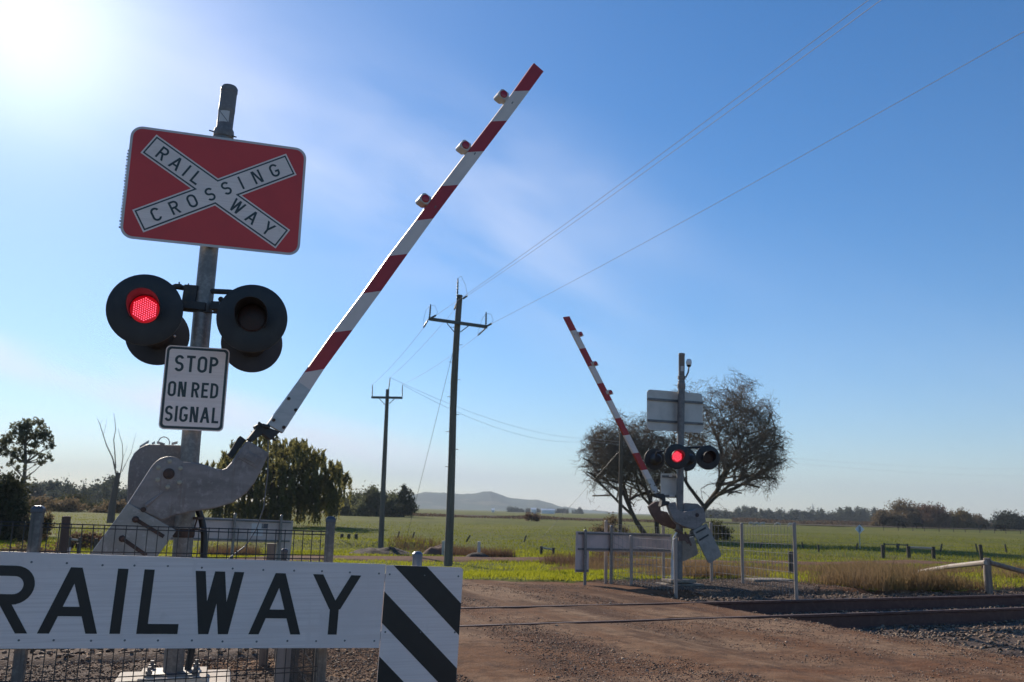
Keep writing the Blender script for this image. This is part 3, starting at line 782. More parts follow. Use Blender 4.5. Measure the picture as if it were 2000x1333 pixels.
# lamps
def lamp_head(parent, c, D, r, lit, lens_r=.089, label=None):
    """round black background plate, can behind, hooded lens in front; D points out of the lens"""
    D = Vector(D).normalized(); c = Vector(c)
    X = UP.cross(D).normalized(); Y = D.cross(X).normalized()
    mb = MB(); mb.lathe(c, D, [(-.014, r - .012), (-.014, r), (0, r), (.002, r - .004), (.004, r * .6), (.004, .02)], 48)
    disc = mb.build('signal_lamp', BLACK, parent, smooth=True)
    if label: disc['label'] = label
    mb = MB(); mb.lathe(c - D * .02, -D, [(0, .115), (.05, .115), (.13, .10), (.19, .07), (.20, .03)], 24); mb.build('lamp_can', BLACK, disc, smooth=True)
    # hood: a tapering sleeve cut away underneath
    mb = MB(); n = 28; rows = 7; hl = .24; th = .004
    inner = []; outer = []
    for i in range(n + 1):
        a = R(-38 + 256 * i / n)
        cut = .30 + .70 * smooth01((math.sin(a) + .62) / 1.3)
        for j in range(rows + 1):
            t = j / rows; rr = (lens_r + .012) * (1 + .05 * t)
            q = c + D * (.005 + hl * cut * t) + (X * math.cos(a) + Y * math.sin(a)) * rr
            outer.append(q + (X * math.cos(a) + Y * math.sin(a)) * th); inner.append(q)
    b = len(mb.v); mb.v += [tuple(v) for v in inner + outer]; N_ = len(inner); st = rows + 1
    for i in range(n):
        for j in range(rows):
            a = i * st + j
            mb.f.append((a, a + 1, a + st + 1, a + st)); mb.f.append((N_ + a, N_ + a + st, N_ + a + st + 1, N_ + a + 1)); mb.m += [0, 0]
        a = i * st + rows; mb.f.append((a, N_ + a, N_ + a + st, a + st)); mb.m.append(0)
    for i in (0, n):
        for j in range(rows):
            a = i * st + j; mb.f.append((a, a + 1, N_ + a + 1, N_ + a)); mb.m.append(0)
    mb.build('lamp_hood', BLACK, disc, smooth=True)
    mb = MB(); mb.lathe(c + D * .004, D, [(0, lens_r + .008), (.008, lens_r + .008), (.009, lens_r), (.012 if not lit else .010, lens_r * .97), (.014 if not lit else .0102, lens_r * .5), (.016 if not lit else .0104, .01)], 40)
    mb.build('lens', LEDRED if lit else LENSOFF, disc, smooth=not lit)
    if lit:
        mb = MB(); s = lens_r / 5.6
        for i in range(-7, 8):
            for j in range(-7, 8):
                a = (i + (j % 2) * .5) * s; b2 = j * s * .88
                if math.hypot(a, b2) < lens_r * .93:
                    p = c + D * .0165 + X * b2 + Y * a
                    mb.lathe(p, D, [(-.002, s * .27), (.001, s * .25), (.0016, s * .10)], 6)
        mb.build('led_array', LEDDOT, disc)
    return disc
DF = Vector((.36, -.93, -.04))                                  # towards the oncoming traffic
DB = Vector((-.36, .93, -.04))
lf = at(283, 605, 6.13); rf = at(492.5, 622, 6.13); lr = at(308, 656, 7.02); rr_ = at(492, 671, 7.04)
lamp_head(sig, lf, Vector((.30, -.95, -.03)), .252, True, label='front lamp on the left, lit bright red')
lamp_head(sig, rf, Vector((.22, -.97, -.03)), .240, False, label='front lamp on the right, unlit dark red')
lamp_head(sig, lr, DB, .240, False); lamp_head(sig, rr_, DB, .237, False)
for p, D in ((at(243, 601, 6.11), DF), (at(341, 657, 7.0), DF), (at(456, 617, 6.11), DF)):
    mb = MB(); mb.sphere(p, .011 if D is DF else .012, 10, 6); mb.build('sight_lens', ALU, sig, smooth=True)
mb = MB(); pc = at(400, 575, YM)
mb.tube([at(340, 560, YM - .02), pc + Vector((0, -.02, .02)), at(452, 571, YM - .02)], .020, 10)
mb.tube([at(340, 560, YM - .02), lf + Vector((.10, .12, .06))], .02, 8); mb.tube([at(452, 571, YM - .02), rf + Vector((-.04, .12, .08))], .02, 8)
mb.tube([pc + Vector((-.1, .05, -.02)), lr + Vector((0.02, -.06, .05))], .02, 8); mb.tube([pc + Vector((.1, .05, -.02)), rr_ + Vector((0, -.06, .05))], .02, 8)
mb.build('lamp_crossarm', DARKM, sig, smooth=True)
mb = MB(); rg = random.Random(4)
q = at(374, 582, YM - .03); mb.box(q, (.045, .01, 0), (0, .05, 0), (.006, 0, .085)); 
for px, py in ((350, 560), (368, 563), (384, 566)): mb.tube([at(px, py + 4, YM - .03), at(px, py - 9, YM - .03)], .006, 6); mb.box(at(px, py, YM - .03), (.022, 0, 0), (0, .03, 0), (0, 0, .014))
mb.box(at(379, 600, YM - .02), (.10, .02, -.004), (0, .075, 0), (0, 0, .028)); mb.box(at(424, 600, YM - .02), (.03, .0, 0), (0, .06, 0), (0, 0, .03))
mb.tube([at(352, 604, YM - .06), at(430, 612, YM - .06)], .009, 6)
mb.build('lamp_bracket', DARKM, sig, bevel=.004)

# mechanism case behind the mast
Z3 = lambda zx, zy: (160 + zx / 3.846, 780 + zy / 3.846)
P = Plane(310, 930, YM + .02, 20)
mb = MB(); plate(mb, P, P.poly([(246, 1010), (250, 925), (253, 902), (262, 885), (273, 875), (287, 868), (358, 870), (364, 876), (366, 900), (362, 1010), (340, 1040), (270, 1040)]), .42)
case = mb.build('mechanism_case', GALVP, sig, bevel=.012)
mb = MB(); plate(mb, P, P.poly([(313, 866), (322, 866), (322, 1000), (313, 1000)], .008), .008); mb.build('case_strap', GALVP, case)
mb = MB()
for (a, b) in (((272, 872), (290, 861)), ((296, 866), (302, 863)), ((306, 863), (318, 866)), ((335, 866), (347, 863))):
    p0, p1 = P.pix(a[0], a[1], -.1), P.pix(b[0], b[1], -.1); mb.cut(); mb.box((p0 + p1) / 2, (p1 - p0) / 2, P.Z * .03, UP * .008)
mb.cut()
ring = [P.pix(320 + 11 * math.cos(t * .42), 863 + 11 * -math.sin(t * .42), -.1) for t in range(-1, 9)]
mb.tube(ring, .004, 6); mb.build('lifting_eye', ALU, case)

# foot of the mast
mb = MB(); bx = mast_pts[0].x
fx = Vector((math.cos(R(17)), math.sin(R(17)), 0)); fy = Vector((-math.sin(R(17)), math.cos(R(17)), 0))
for c, hx, hy, z0, z1 in ((Vector((bx - .01, YM + .05, 0)), .375, .33, -.3, .112),): mb.box(c + UP * ((z0 + z1) / 2), fx * hx, fy * hy, UP * ((z1 - z0) / 2))
mb.build('concrete_footing', CONC, sig, bevel=.02)
mb = MB(); mb.box(Vector((bx, YM + .02, .134)), fx * .215, fy * .21, UP * .0235); mb.build('raised_plinth', CONC, sig, bevel=.006)
mb = MB(); mb.box(Vector((bx, YM, .1635)), fx * .17, fy * .15, UP * .006); base = mb.build('base_plate', GALVD, sig, bevel=.002)
for sx in (-1, 1):
    for sy in (-1, 1):
        mb = MB(); c = Vector((bx, YM, .166)) + fx * (.145 * sx) + fy * (.125 * sy)
        mb.tube([c, c + UP * .055], .013, 8); mb.lathe(c + UP * .008, UP, [(0, .024), (.022, .024)], 6); mb.build('anchor_bolt', GALVD, base)
mb = MB(); mb.tube([at(385, 990, YM + .1), at(394, 1015, YM + .12), at(399, 1045, YM + .12), at(397, 1100, YM + .12), at(380, 1240, YM + .1), at(366, 1312, YM + .08)], .024, 10); mb.build('cable_hose', RUBBER, sig, smooth=True)
mb = MB()
mb.lathe(at(358, 1050, YM), UP, [(0, .070), (.012, .074), (.05, .074), (.06, .070)], 20)
for px in (372, 380, 386): mb.tube([at(px - 12, 1052, YM + .06), at(px, 1010, YM + .08)], .006, 6)
mb.box(at(372, 1012, YM + .03), (.07, 0, 0), (0, .05, 0), (0, 0, .008)); mb.box(at(374, 1034, YM + .03), (.075, 0, 0), (0, .05, 0), (0, 0, .006))
mb.build('rusty_clamp', RUST, sig)

# ------------------------------------------------------------------ boom gate builder
def boom_gate(name, label, P, left, right, ends, butt_i, lamps, lamp_side, casting, plate_px, thick, extra=None, lamp_sz=1.0, second=None):
    """left/right: px of the stripe borders along both edges, tip first"""
    root = thing(name, label, 'boom gate', P.O + Vector((0, 0, 0)), 'boom gates')
    mb = MB(); n = len(left)
    Lp = [P.pix(x, y, thick * .5) for x, y in left]; Rp = [P.pix(x, y, thick * .5) for x, y in right]
    cols = ends
    def boom_seg(i0, i1):
        pts = [Lp[i0], Lp[i1], Rp[i1], Rp[i0]]; return pts
    vs_ = []
    for i in range(n): vs_ += [Lp[i], Rp[i], Rp[i] - P.Z * thick, Lp[i] - P.Z * thick]
    b = 0; mb.v += [tuple(v) for v in vs_]
    for i in range(butt_i):
        for k in range(4):
            a0, a1 = i * 4 + k, i * 4 + (k + 1) % 4
            mb.f.append((a0, a1, a1 + 4, a0 + 4)); mb.m.append(cols[i])
    mb.f.append((3, 2, 1, 0)); mb.m.append(cols[0])
    bm_ = bmesh.new()
    o = mb.build('boom_arm', [BOOMR, BOOMW], root)
    bm_.from_mesh(o.data); bmesh.ops.recalc_face_normals(bm_, faces=bm_.faces); bm_.to_mesh(o.data); bm_.free()
    bo = o
    mb = MB(); pts = [Lp[butt_i], Lp[n - 1], Rp[n - 1], Rp[butt_i]]
    mb.prism(ccw([q + P.Z * .004 - P.Z * (thick + .008) for q in pts], P.Z), P.Z * (thick + .008)); o = mb.build('boom_sleeve', ALU, root)
    mb = MB()
    ax = (Lp[0] - Lp[n - 1]).normalized(); pe = (Rp[n - 1] - Lp[n - 1])
    for t, s in ((.12, .15), (.10, .85), (.62, .12), (.50, .82)):
        mb.cut()
        c = Lp[n - 1].lerp(Lp[butt_i], t) + pe * s + P.Z * .004
        mb.lathe(c, P.Z, [(0, .012), (.009, .012), (.011, .006)], 8)
    mb.build('sleeve_bolt', RUST, o)
    for i, (px, py) in enumerate(lamps):
        c = P.pix(px, py, -thick * .1); sd = lamp_side
        mb = MB(); X = ax; Y = pe.normalized() * sd; h = .042 * lamp_sz; lsz = lamp_sz
        body = []
        for k in range(12):
            a = 2 * math.pi * k / 12; ca, sa = math.cos(a), math.sin(a)
            body.append(c + X * (h * max(-1, min(1, ca * 1.3))) + Y * (h * max(-1, min(1, sa * 1.3))) - P.Z * (.045 * lsz))
        mb.prism(ccw(body, P.Z), P.Z * .10 * lsz); 
        mb.box(c - Y * (h * 1.1), X * h * .8, Y * h * .5, P.Z * .03 * lsz)
        lb = mb.build('boom_lamp', WHITEG, root, bevel=.006)
        mb = MB(); mb.lathe(c + P.Z * .055 * lsz, P.Z, [(0, h * .78), (.008, h * .74), (.012, h * .4)], 16); mb.build('red_lens', LENSRED, lb, smooth=True)
        mb = MB()
        for s in (.25, .55):
            mb.cut()
            q = c - Y * (h * 2.2 + .01) + X * (s - .4) * h; mb.lathe(q + P.Z * (thick * .6), P.Z, [(0, .006), (.004, .005)], 6)
        mb.build('lamp_screw', GALVD, lb)
    mb = MB(); plate(mb, P, P.poly(casting, thick * .75), thick * 1.5); cs = mb.build('support_arm', CAST, root, bevel=.010)
    mb = MB(); plate(mb, P, P.poly(plate_px, thick * .95), thick * .55); pw = mb.build('counterweight', PLATE, root, bevel=.004)
    return root, cs, pw, Lp, Rp

P = Plane(430, 940, 6.16, 25)
left = [(1040, 126), (1001, 181), (956.5, 240), (910, 300), (859.5, 366), (810, 433), (757.5, 502), (706, 575), (649, 651), (594, 728.5), (581, 747), (521, 829)]
right = [(1059, 142.5), (1031.5, 180), (988, 238.5), (942.5, 298), (893, 363.5), (844, 429), (794, 498), (742.5, 570), (687, 646), (631.5, 722), (604.5, 763.5), (551, 846.5)]
lamps = [(979, 189), (905, 288), (827, 392)]
cast_px = [Z3(*q) for q in [(340, 790), (520, 510), (545, 478), (590, 452), (640, 443), (760, 472), (880, 482), (1000, 522), (1050, 530), (1085, 518), (1125, 475), (1180, 390), (1240, 310), (1400, 408), (1340, 540), (1290, 630), (1230, 705), (1130, 778), (1000, 818), (800, 850), (690, 876), (600, 912)]]
dn = (-270, 365); lp = 1.52
plate_px = [Z3(*q) for q in [(345, 778), (705, 985), (705 + dn[0] * lp, 985 + dn[1] * lp), (345 + dn[0] * lp, 778 + dn[1] * lp)]]
gate, cs, pw, Lp, Rp = boom_gate('boom_gate', 'large raised red and white boom gate rising from the near mast, grey casting and counterweight', P, left, right, [0, 1, 0, 1, 0, 1, 0, 1, 0, 1], 10, lamps, -1, cast_px, plate_px, .055)
def pz(zx, zy, c): q = Z3(zx, zy); return P.pix(q[0], q[1], c)
mb = MB(); zc = .055 * .75
mb.lathe(pz(648, 562, zc), P.Z, [(0, .036), (.010, .036), (.011, .030), (.02, .028), (.024, .012)], 20); pv = mb.build('pivot_cap', RUST, cs, smooth=True)
mb = MB()
for q in ((655, 468), (735, 520), (728, 625), (640, 660), (565, 605), (570, 515)): mb.cut(); mb.lathe(pz(q[0], q[1], zc), P.Z, [(0, .016), (.010, .016), (.012, .008)], 6)
mb.build('flange_bolt', mat('zinc_bolt', (.32, .30, .24), .5, .4), cs)
mb = MB()                                                      # raised panel and stiffening ribs of the casting
plate(mb, P, [pz(x, y, zc + .006) for x, y in ((1215, 372), (1345, 448), (1300, 520), (1165, 445))], .006)
mb.cut(); plate(mb, P, [pz(x, y, zc + .012) for x, y in ((1238, 396), (1318, 443), (1290, 492), (1205, 445))], .006)
mb.build('raised_panel', CAST, cs, bevel=.003)
mb = MB(); mb.tube([pz(475, 800, zc), pz(620, 690, zc - .004)], [.016, .005], 8); mb.build('rib', CAST, cs, smooth=True)
mb = MB(); mb.lathe(pz(648, 562, zc - .02), P.Z, [(0, .115), (.021, .113), (.0225, .106)], 32); mb.build('hub_flange', CAST, cs, smooth=True)
mb = MB(); mb.lathe(pz(458, 830, zc), P.Z, [(0, .018), (.02, .016)], 8)
for a, b in (((400, 902), (610, 1030)), ((300, 1045), (480, 1170))):
    mb.cut()
    p0, p1 = pz(a[0], a[1], .053), pz(b[0], b[1], .053); d = (p1 - p0); s = d.cross(P.Z).normalized()
    mb.box((p0 + p1) / 2, d / 2, s * .012, P.Z * .006); mb.lathe(p0, P.Z, [(0, .022), (.012, .021), (.03, .012)], 8)
mb.build('slot_bolt', RUST, pw)
mb = MB()                                                      # breakaway bracket between casting and boom
def brk(pts, c, t): plate(mb, P, [pz(x, y, c) for x, y in pts], t)
brk([(1240, 300), (1300, 225), (1290, 205), (1335, 180), (1360, 195), (1400, 190), (1395, 215), (1480, 250), (1410, 310), (1350, 265), (1300, 300), (1275, 325)], .045, .09)
brk([(1180, 285), (1195, 272), (1240, 305), (1170, 395), (1130, 445), (1100, 420)], -.03, .03)
mb.tube([pz(1310, 230, .05), pz(1325, 175, .05)], .010, 6); mb.tube([pz(1340, 200, .06), pz(1400, 215, .06)], .014, 6); mb.tube([pz(1400, 290, .02), pz(1455, 312, .02)], .008, 6)
mb.build('breakaway_bracket', DARKM, gate, bevel=.004)
mb = MB(); mb.tube([pz(1100, 420, -.05), pz(1140, 405, -.05), pz(1165, 380, -.05)], .012, 6); mb.build('latch', mat('brass_latch', (.35, .27, .2), .4, .5), gate)
mb = MB(); mb.tube([pz(1400, 300, 0), pz(1395, 560, 0), pz(1368, 820, -.02), pz(1320, 980, -.05), pz(1240, 1110, -.08), pz(1110, 1210, -.1)], .005, 6); mb.build('stay_cable', WIRE, gate)

# ------------------------------------------------------------------ RAILWAY name board
def bline(px): return 4.42 + (px / 905.0) * .86
class Board(Plane):
    pass
pTL, pTR = at(-200, 1070.5, bline(-200)), at(905, 1107.5, bline(905))
pBL = at(-200, 1266, bline(-200))
P = Plane(400, 1180, bline(400), 0)
P.O = at(400, 1090, bline(400)); P.X = (pTR - pTL).normalized(); P.Z = P.X.cross(UP).normalized(); P.Y = P.Z.cross(P.X).normalized()
a_end = P.loc(905, 1108)[0]; a_j = P.loc(754, 1106)[0]; b_top = P.loc(500, 1094)[1]; b_bot = P.loc(500, 1266.5)[1]; a_l = P.loc(-700, 1060)[0]
brd = thing('crossing_name_board', 'long white board lettered RAILWAY in black with a striped end panel', 'sign', Vector((at(822, 1100, bline(822)).x, at(822, 1100, bline(822)).y, 0)), None)
mb = MB(); mb.prism([P.pt(a_l, b_bot, -.006), P.pt(a_j - .002, b_bot, -.006), P.pt(a_j - .002, b_top, -.006), P.pt(a_l, b_top, -.006)], P.Z * .006); pan = mb.build('name_panel', WHITE, brd)
mb = MB(); h_l = P.loc(250, 1108)[1] - P.loc(240, 1238)[1]
yb = P.loc(200, 1238.3)[1]; yt = P.loc(232, 1111)[1]; hL = yt - yb
def pw_(ch, xl, xr, s=.155):
    a0 = P.loc(xl, 1238)[0]; a1 = P.loc(xr, 1238)[0]
    text_mesh(mb, ch, [(a1 - a0) / hL if ch != 'I' else s], P.pt(a0, yb), P.X, P.Y, hL, s, 0, 0, .0004)
pw_('R', -62, 53.5); pw_('A', 72, 189.5); pw_('I', 213.5, 235); pw_('L', 266, 346.5); pw_('W', 367.5, 465); pw_('A', 485, 586.5); 
a0 = P.loc(600.5, 1238)[0]; a1 = P.loc(696, 1238)[0]; text_mesh(mb, 'Y', [(a1 - a0) / hL], P.pt(a0, yb), P.X, P.Y, hL, .155, 0, 0, .0004)
mb.build('letter', BLACKV, pan)
mb = MB()
rg = random.Random(2)
for i in range(26):
    a = a_l + .06 + i * .158
    if a > a_j - .02: break
    for b in (b_top - .048, b_bot + .035): mb.cut(); mb.lathe(P.pt(a + rg.uniform(-.01, .01), b + rg.uniform(-.004, .004), .0002), P.Z, [(0, .0055), (.0014, .004)], 8)
mb.build('rivet', GALVD, pan)
eh = .72
mb = MB(); cx = (a_j + a_end) / 2 + .001; we = a_end - a_j - .002; et = P.loc(830, 1106.5)[1]
pts = [P.pt(a_j + .001, et - eh, -.006), P.pt(a_end, et - eh, -.006)] + [P.pt(a_end - .02 + .02 * math.cos(R(t)), et - .02 + .02 * math.sin(R(t)), -.006) for t in (0, 30, 60, 90)] + [P.pt(a_j + .001, et, -.006)]
mb.prism(pts, P.Z * .006); ep = mb.build('striped_end_panel', WHITE, brd)
mb = MB()
def clip_band(c0, c1):
    """black diagonal: a+b between c0 and c1 (a right, b up), clipped to the panel"""
    A0, A1, B0, B1 = a_j + .0015, a_end - .001, et - eh, et - .001
    poly = [(A0, B0), (A1, B0), (A1, B1), (A0, B1)]
    for sgn_, cc in ((1, c0), (-1, c1)):
        out = []
        for i in range(len(poly)):
            p, q = poly[i], poly[(i + 1) % len(poly)]; fp, fq = sgn_ * (p[0] * KS + p[1] - cc), sgn_ * (q[0] * KS + q[1] - cc)
            if fp >= 0: out.append(p)
            if fp * fq < 0: t = fp / (fp - fq); out.append((p[0] + (q[0] - p[0]) * t, p[1] + (q[1] - p[1]) * t))
        poly = out
        if not poly: return
    mb.prism([P.pt(a, b, .0004) for a, b in poly], P.Z * .0008)
q1 = P.loc(771.5, 1107); q2 = P.loc(901.5, 1246); KS = -(q2[1] - q1[1]) / (q2[0] - q1[0])
f = lambda px, py: (lambda q: q[0] * KS + q[1])(P.loc(px, py))
cA0, cA1 = f(771.5, 1107.5), f(834, 1107.5); per = f(771.5, 1107.5) - f(752.5, 1157.5)
wB = f(752.5, 1157.5) - f(750.5, 1222)
cB1 = f(752.5, 1157.5); cB0 = f(750.5, 1222); cC1 = f(748, 1290)
for c0, c1 in ((cA0, cA1), (cB0, cB1), (cC1 - (cB1 - cB0), cC1), (cC1 - 2.07 * (cB1 - cB0) - .0, cC1 - 2.07 * (cB1 - cB0) + 0)): clip_band(min(c0, c1), max(c0, c1)) if abs(c1 - c0) > 1e-3 else None
mb.build('black_stripes', BLACKV, ep)
mb = MB()
for i in range(3):
    for b in (et - .05, et - .36): mb.cut(); mb.lathe(P.pt(a_j + .025 + i * (we - .05) / 2, b, .0002), P.Z, [(0, .0055), (.0014, .004)], 8)
mb.build('rivet', GALVD, ep)
mb = MB()
for b in (b_top - .07, b_bot + .07): mb.cut(); mb.box(P.pt((a_l + a_end) / 2, b, -.017), P.X * ((a_end - a_l) / 2 - .02), P.Y * .02, P.Z * .009)
mb.build('back_rail', ALU, brd)
def dome_post(mbp, foot, top, r, n=18, square=False):
    d = (top - foot).normalized(); L = (top - foot).length
    mbp.lathe(foot, d, [(0, r), (L - .018, r), (L - .0175, r * 1.08), (L - .004, r * 1.08), (L + .008, r * .7), (L + .011, r * .2)], n)
BP = P
mb = MB(); t_ = BP.pix(822, 1082, -.065); dome_post(mb, Vector((t_.x, t_.y, -.3)), t_, .028); mb.build('board_post', mat('blue_grey_post', (.16, .19, .23), .45, .4), brd, smooth=True)

# ------------------------------------------------------------------ mesh fences
def fence(name, label, posts, top_z_off, panels, r, parent_mat, vs_=.05, hs_=None, wire=.0026, heavy=False, low=.06, wmat=None):
    wmat = wmat or MESHW
    """posts = list of (foot, top); panels = list of (i, j, top drop)"""
    c = posts[0][0]
    root = thing(name, label, 'fence', Vector((c.x, c.y, max(0, c.z))))
    for f_, t_ in posts:
        mb = MB()
        if heavy:
            d = (t_ - f_); L = d.length; d.normalize(); X = Vector((math.cos(R(12)), math.sin(R(12)), 0)); Y = d.cross(X)
            mb.box((f_ + t_) / 2, X * r, Y * r, d * (L / 2)); 
            p = mb.build('post', parent_mat, root, bevel=.006)
            mb = MB(); n4 = [(-1, -1), (1, -1), (1, 1), (-1, 1)]; z0, z1, z2 = -.014, .006, .020
            vs3 = [t_ + X * (a * r * 1.1) + Y * (b * r * 1.1) + d * z0 for a, b in n4] + [t_ + X * (a * r * 1.1) + Y * (b * r * 1.1) + d * z1 for a, b in n4] + [t_ + X * (a * r * .62) + Y * (b * r * .62) + d * z2 for a, b in n4]
            fs = [(0, 1, 5, 4), (1, 2, 6, 5), (2, 3, 7, 6), (3, 0, 4, 7), (4, 5, 9, 8), (5, 6, 10, 9), (6, 7, 11, 10), (7, 4, 8, 11), (8, 9, 10, 11), (3, 2, 1, 0)]
            mb._add(vs3, fs); mb.build('post_cap', mat('dark_post_cap', (.10, .105, .12), .4, .3), p, bevel=.003)
        else:
            dome_post(mb, f_, t_, r, 12); mb.build('post', parent_mat, root, smooth=True)
    for i, j, drop in panels:
        A, B = posts[i][1] - UP * drop, posts[j][1] - UP * drop; fa, fb = posts[i][0], posts[j][0]
        za, zb = max(fa.z, -.45) + low, max(fb.z, -.45) + low
        d = (B - A); Lh = Vector((d.x, d.y, 0)).length; nvert = max(2, int(Lh / vs_)); nr = Vector((d.x, d.y, 0)).normalized(); off = Vector((nr.y, -nr.x, 0)) * (wire * 2)
        mb = MB()
        for k in range(1, nvert):
            t = k / nvert; p1 = A.lerp(B, t); p0 = Vector((p1.x, p1.y, za + (zb - za) * t))
            mb.tube([p0, p1 + UP * .004], wire, 5)
        H = A.z - za
        for hz in (hs_ if hs_ else np.arange(0, H, .15)):
            if hz > H: continue
            hb = hz * (B.z - zb) / H
            mb.tube([A - UP * hz + off, B - UP * hb + off], wire * 1.05, 5)
        mb.build('mesh_panel', wmat, root)
    return root
nf = [at(-330, 984, 4.05), at(75, 996, 4.55), at(646, 1016, 5.28)]
npst = [(Vector((p.x, p.y, -.2)), p) for p in nf]
sp = at(556, 1076, 7.9); npst.append((Vector((sp.x, sp.y, -.2)), sp))
fence('mesh_fence', 'grey weld mesh fence with square capped posts around the near mast', npst, 0, [(0, 1, .062), (1, 2, .066)], .026, FPOST, .0505, [0, .018, .135, .155, .30, .45, .60, .75, .775, .90, 1.02], .0028, heavy=True, low=.02)
sfp = [(Vector((npst[2][0].x - .03, npst[2][0].y + .06, -.2)), Vector((nf[2].x - .03, nf[2].y + .06, nf[2].z - .35))), (npst[3][0], sp)]
fence('mesh_fence', 'short side run of weld mesh fence with a domed post behind the RAILWAY board', sfp, 0, [(0, 1, .06)], .024, FPOST, .055, [0, .15, .30, .45, .60, .75], .0026, low=.02)
def timber_post(name, label, foot, h, r, m, square=False, lean=(0, 0), group=None, cat='post'):
    mb = MB(); top = foot + Vector((lean[0], lean[1], h)); f0 = foot - UP * .3
    g = random.Random(int(foot.x * 1000) & 0xffff)
    if square: mb.box((f0 + top) / 2, (r, r * .25, 0), (-r * .25, r, 0), (top - f0) / 2)
    else:
        mid = f0.lerp(top, .5) + Vector((g.uniform(-r, r) * .3, g.uniform(-r, r) * .3, 0)); mb.tube([f0, mid, top - UP * .01, top], [r * 1.08, r, r * .95, r * .7], 9)
    return mb.build(name, m, None, smooth=not square, tagargs=(label, cat, group), origin=foot)
w = at(531, 1062, 7.6); timber_post('timber_post', 'slim brown timber post beside the domed fence post', Vector((w.x, w.y, 0)), w.z, .035, TIMBER, True)
w = at(561, 1275, 6.9); timber_post('timber_post', 'wide grey timber post low behind the RAILWAY board', Vector((w.x, w.y, 0)), .40, .078, mat('grey_timber', (.30, .27, .25), .85, 0, [((14, 14, 2), (.22, .19, .17), .42, .66)]), True)

# ------------------------------------------------------------------ far crossing signal
YF = 17.3
OLDC = mat('old_concrete', (0.26, 0.215, 0.17), .9, 0, [(10, (0.17, 0.135, 0.105), .45, .65)], (40, .3, .01))
fp0, fp1 = at(1325.5, 1143, YF), at(1331, 745, YF)
sig2 = thing('crossing_signal', 'far crossing signal mast seen from behind with blank grey sign backs', 'signal', Vector((fp0.x, YF, 0)), 'railway crossing signals')
ORG[sig2.name] = Vector((fp0.x, YF, 0))
mb = MB(); mb.tube([Vector((fp0.x, fp0.y, -.2)), fp0, fp1], .068, 18); mb.build('mast', GALVD, sig2, smooth=True)
mb = MB(); c0, c1 = at(1331, 748, YF), at(1331.5, 691, YF); ax = (c1 - c0); L = ax.length; ax.normalize()
mb.lathe(c0, ax, [(-.12, .07), (-.10, .078), (-.02, .078), (0, .06), (.06, .058), (.07, .074), (.13, .074), (.14, .06), (L - .04, .06), (L - .035, .064), (L, .062), (L + .01, .03)], 20); cap2 = mb.build('mast_cap', GALVP, sig2, smooth=True)
mb = MB(); mb.box(c0 + ax * .27 + Vector((0, -.061, 0)), (.028, 0, 0), (0, .002, 0), ax * .05); mb.build('label_plate', WHITEG, cap2)
mb = MB(); mb.tube([at(1334, 739, YF - .05), at(1340, 736, YF - .06), at(1344, 728, YF - .06), at(1345.5, 716, YF - .06)], .016, 8); arm_ = mb.build('camera_bracket', GALVP, sig2, smooth=True)
cc = at(1345.5, 709, YF - .06)
mb = MB(); mb.lathe(cc - UP * .045, UP, [(0, .045), (.03, .056), (.075, .055), (.11, .04), (.125, .012)], 18); mb.build('camera_body', CAMW, arm_, smooth=True)
mb = MB(); mb.sphere(cc - UP * .045, .046, 14, 8); mb.build('camera_dome', mat('smoked_dome', (.02, .02, .022), .1), arm_, smooth=True)
# sign backs
P = Plane(1318, 804, YF + .10, 20)
x0, x1 = P.loc(1263.5, 800)[0], P.loc(1372.5, 808)[0]; y1, y0 = P.loc(1318, 765)[1], P.loc(1318, 843)[1]
P.O = P.pt((x0 + x1) / 2, (y0 + y1) / 2); W_, H_ = x1 - x0, y1 - y0
mb = MB(); mb.prism([q - P.Z * .004 for q in rrect(P.O, P.X, P.Y, W_, H_, .08, 7)], P.Z * .004); sgn = mb.build('crossing_sign', SIGNBACK, sig2)
mb = MB()
for b in (H_ * .26, -H_ * .27): mb.cut(); mb.box(P.pt(0, b, .016), P.X * (W_ * .495), P.Y * .022, P.Z * .014)
mb.build('back_rail', GALVD, sgn)
P = Plane(1309, 949, YF + .12, 16)
mb = MB(); mb.prism([q - P.Z * .004 for q in rrect(P.O, P.X, P.Y, .40, .46, .03, 5)], P.Z * .004); sgn = mb.build('stop_sign', SIGNBACK, sig2)
mb = MB()
for b in (.17, -.20): mb.cut(); mb.box(P.pt(.03, b, .014), P.X * .20, P.Y * .022, P.Z * .012)
o = mb.build('back_rail', GALVD, sgn)
mb = MB(); mb.box(P.pt(-.01, .19, .034), P.X * .032, P.Y * .022, P.Z * .014); mb.cut(); mb.box(P.pt(.02, -.19, .034), P.X * .055, P.Y * .024, P.Z * .014); mb.build('rail_clamp', WHITEG, o)
# lamps; two face the camera side, two face away
DFb = Vector((-.36, .93, -.03)); 
lamp_head(sig2, at(1322, 892, YF - .38), Vector((-.02, -1, -.03)), .235, True, .10, 'rear lamp facing the camera, lit red')
lamp_head(sig2, at(1382.5, 894, YF - .20), Vector((.02, -1, -.02)), .232, False, .10)
lamp_head(sig2, at(1341, 898, YF + .42), DFb, .225, False, .10)
lamp_head(sig2, at(1278, 897.5, YF + .30), Vector((-.20, .98, 0)), .208, False, .10)
mb = MB(); mb.tube([at(1282, 884, YF - .02), at(1331, 876, YF - .03), at(1380, 873, YF - .02)], .022, 8); mb.box(at(1331, 882, YF - .02), (.10, 0, 0), (0, .09, 0), (0, 0, .07))
mb.tube([at(1331, 890, YF), at(1341, 897, YF + .34)], .025, 8); mb.tube([at(1331, 885, YF), at(1322, 890, YF - .30)], .025, 8); mb.tube([at(1380, 874, YF), at(1382, 890, YF - .1)], .02, 8); mb.tube([at(1282, 884, YF), at(1280, 895, YF + .2)], .02, 8)
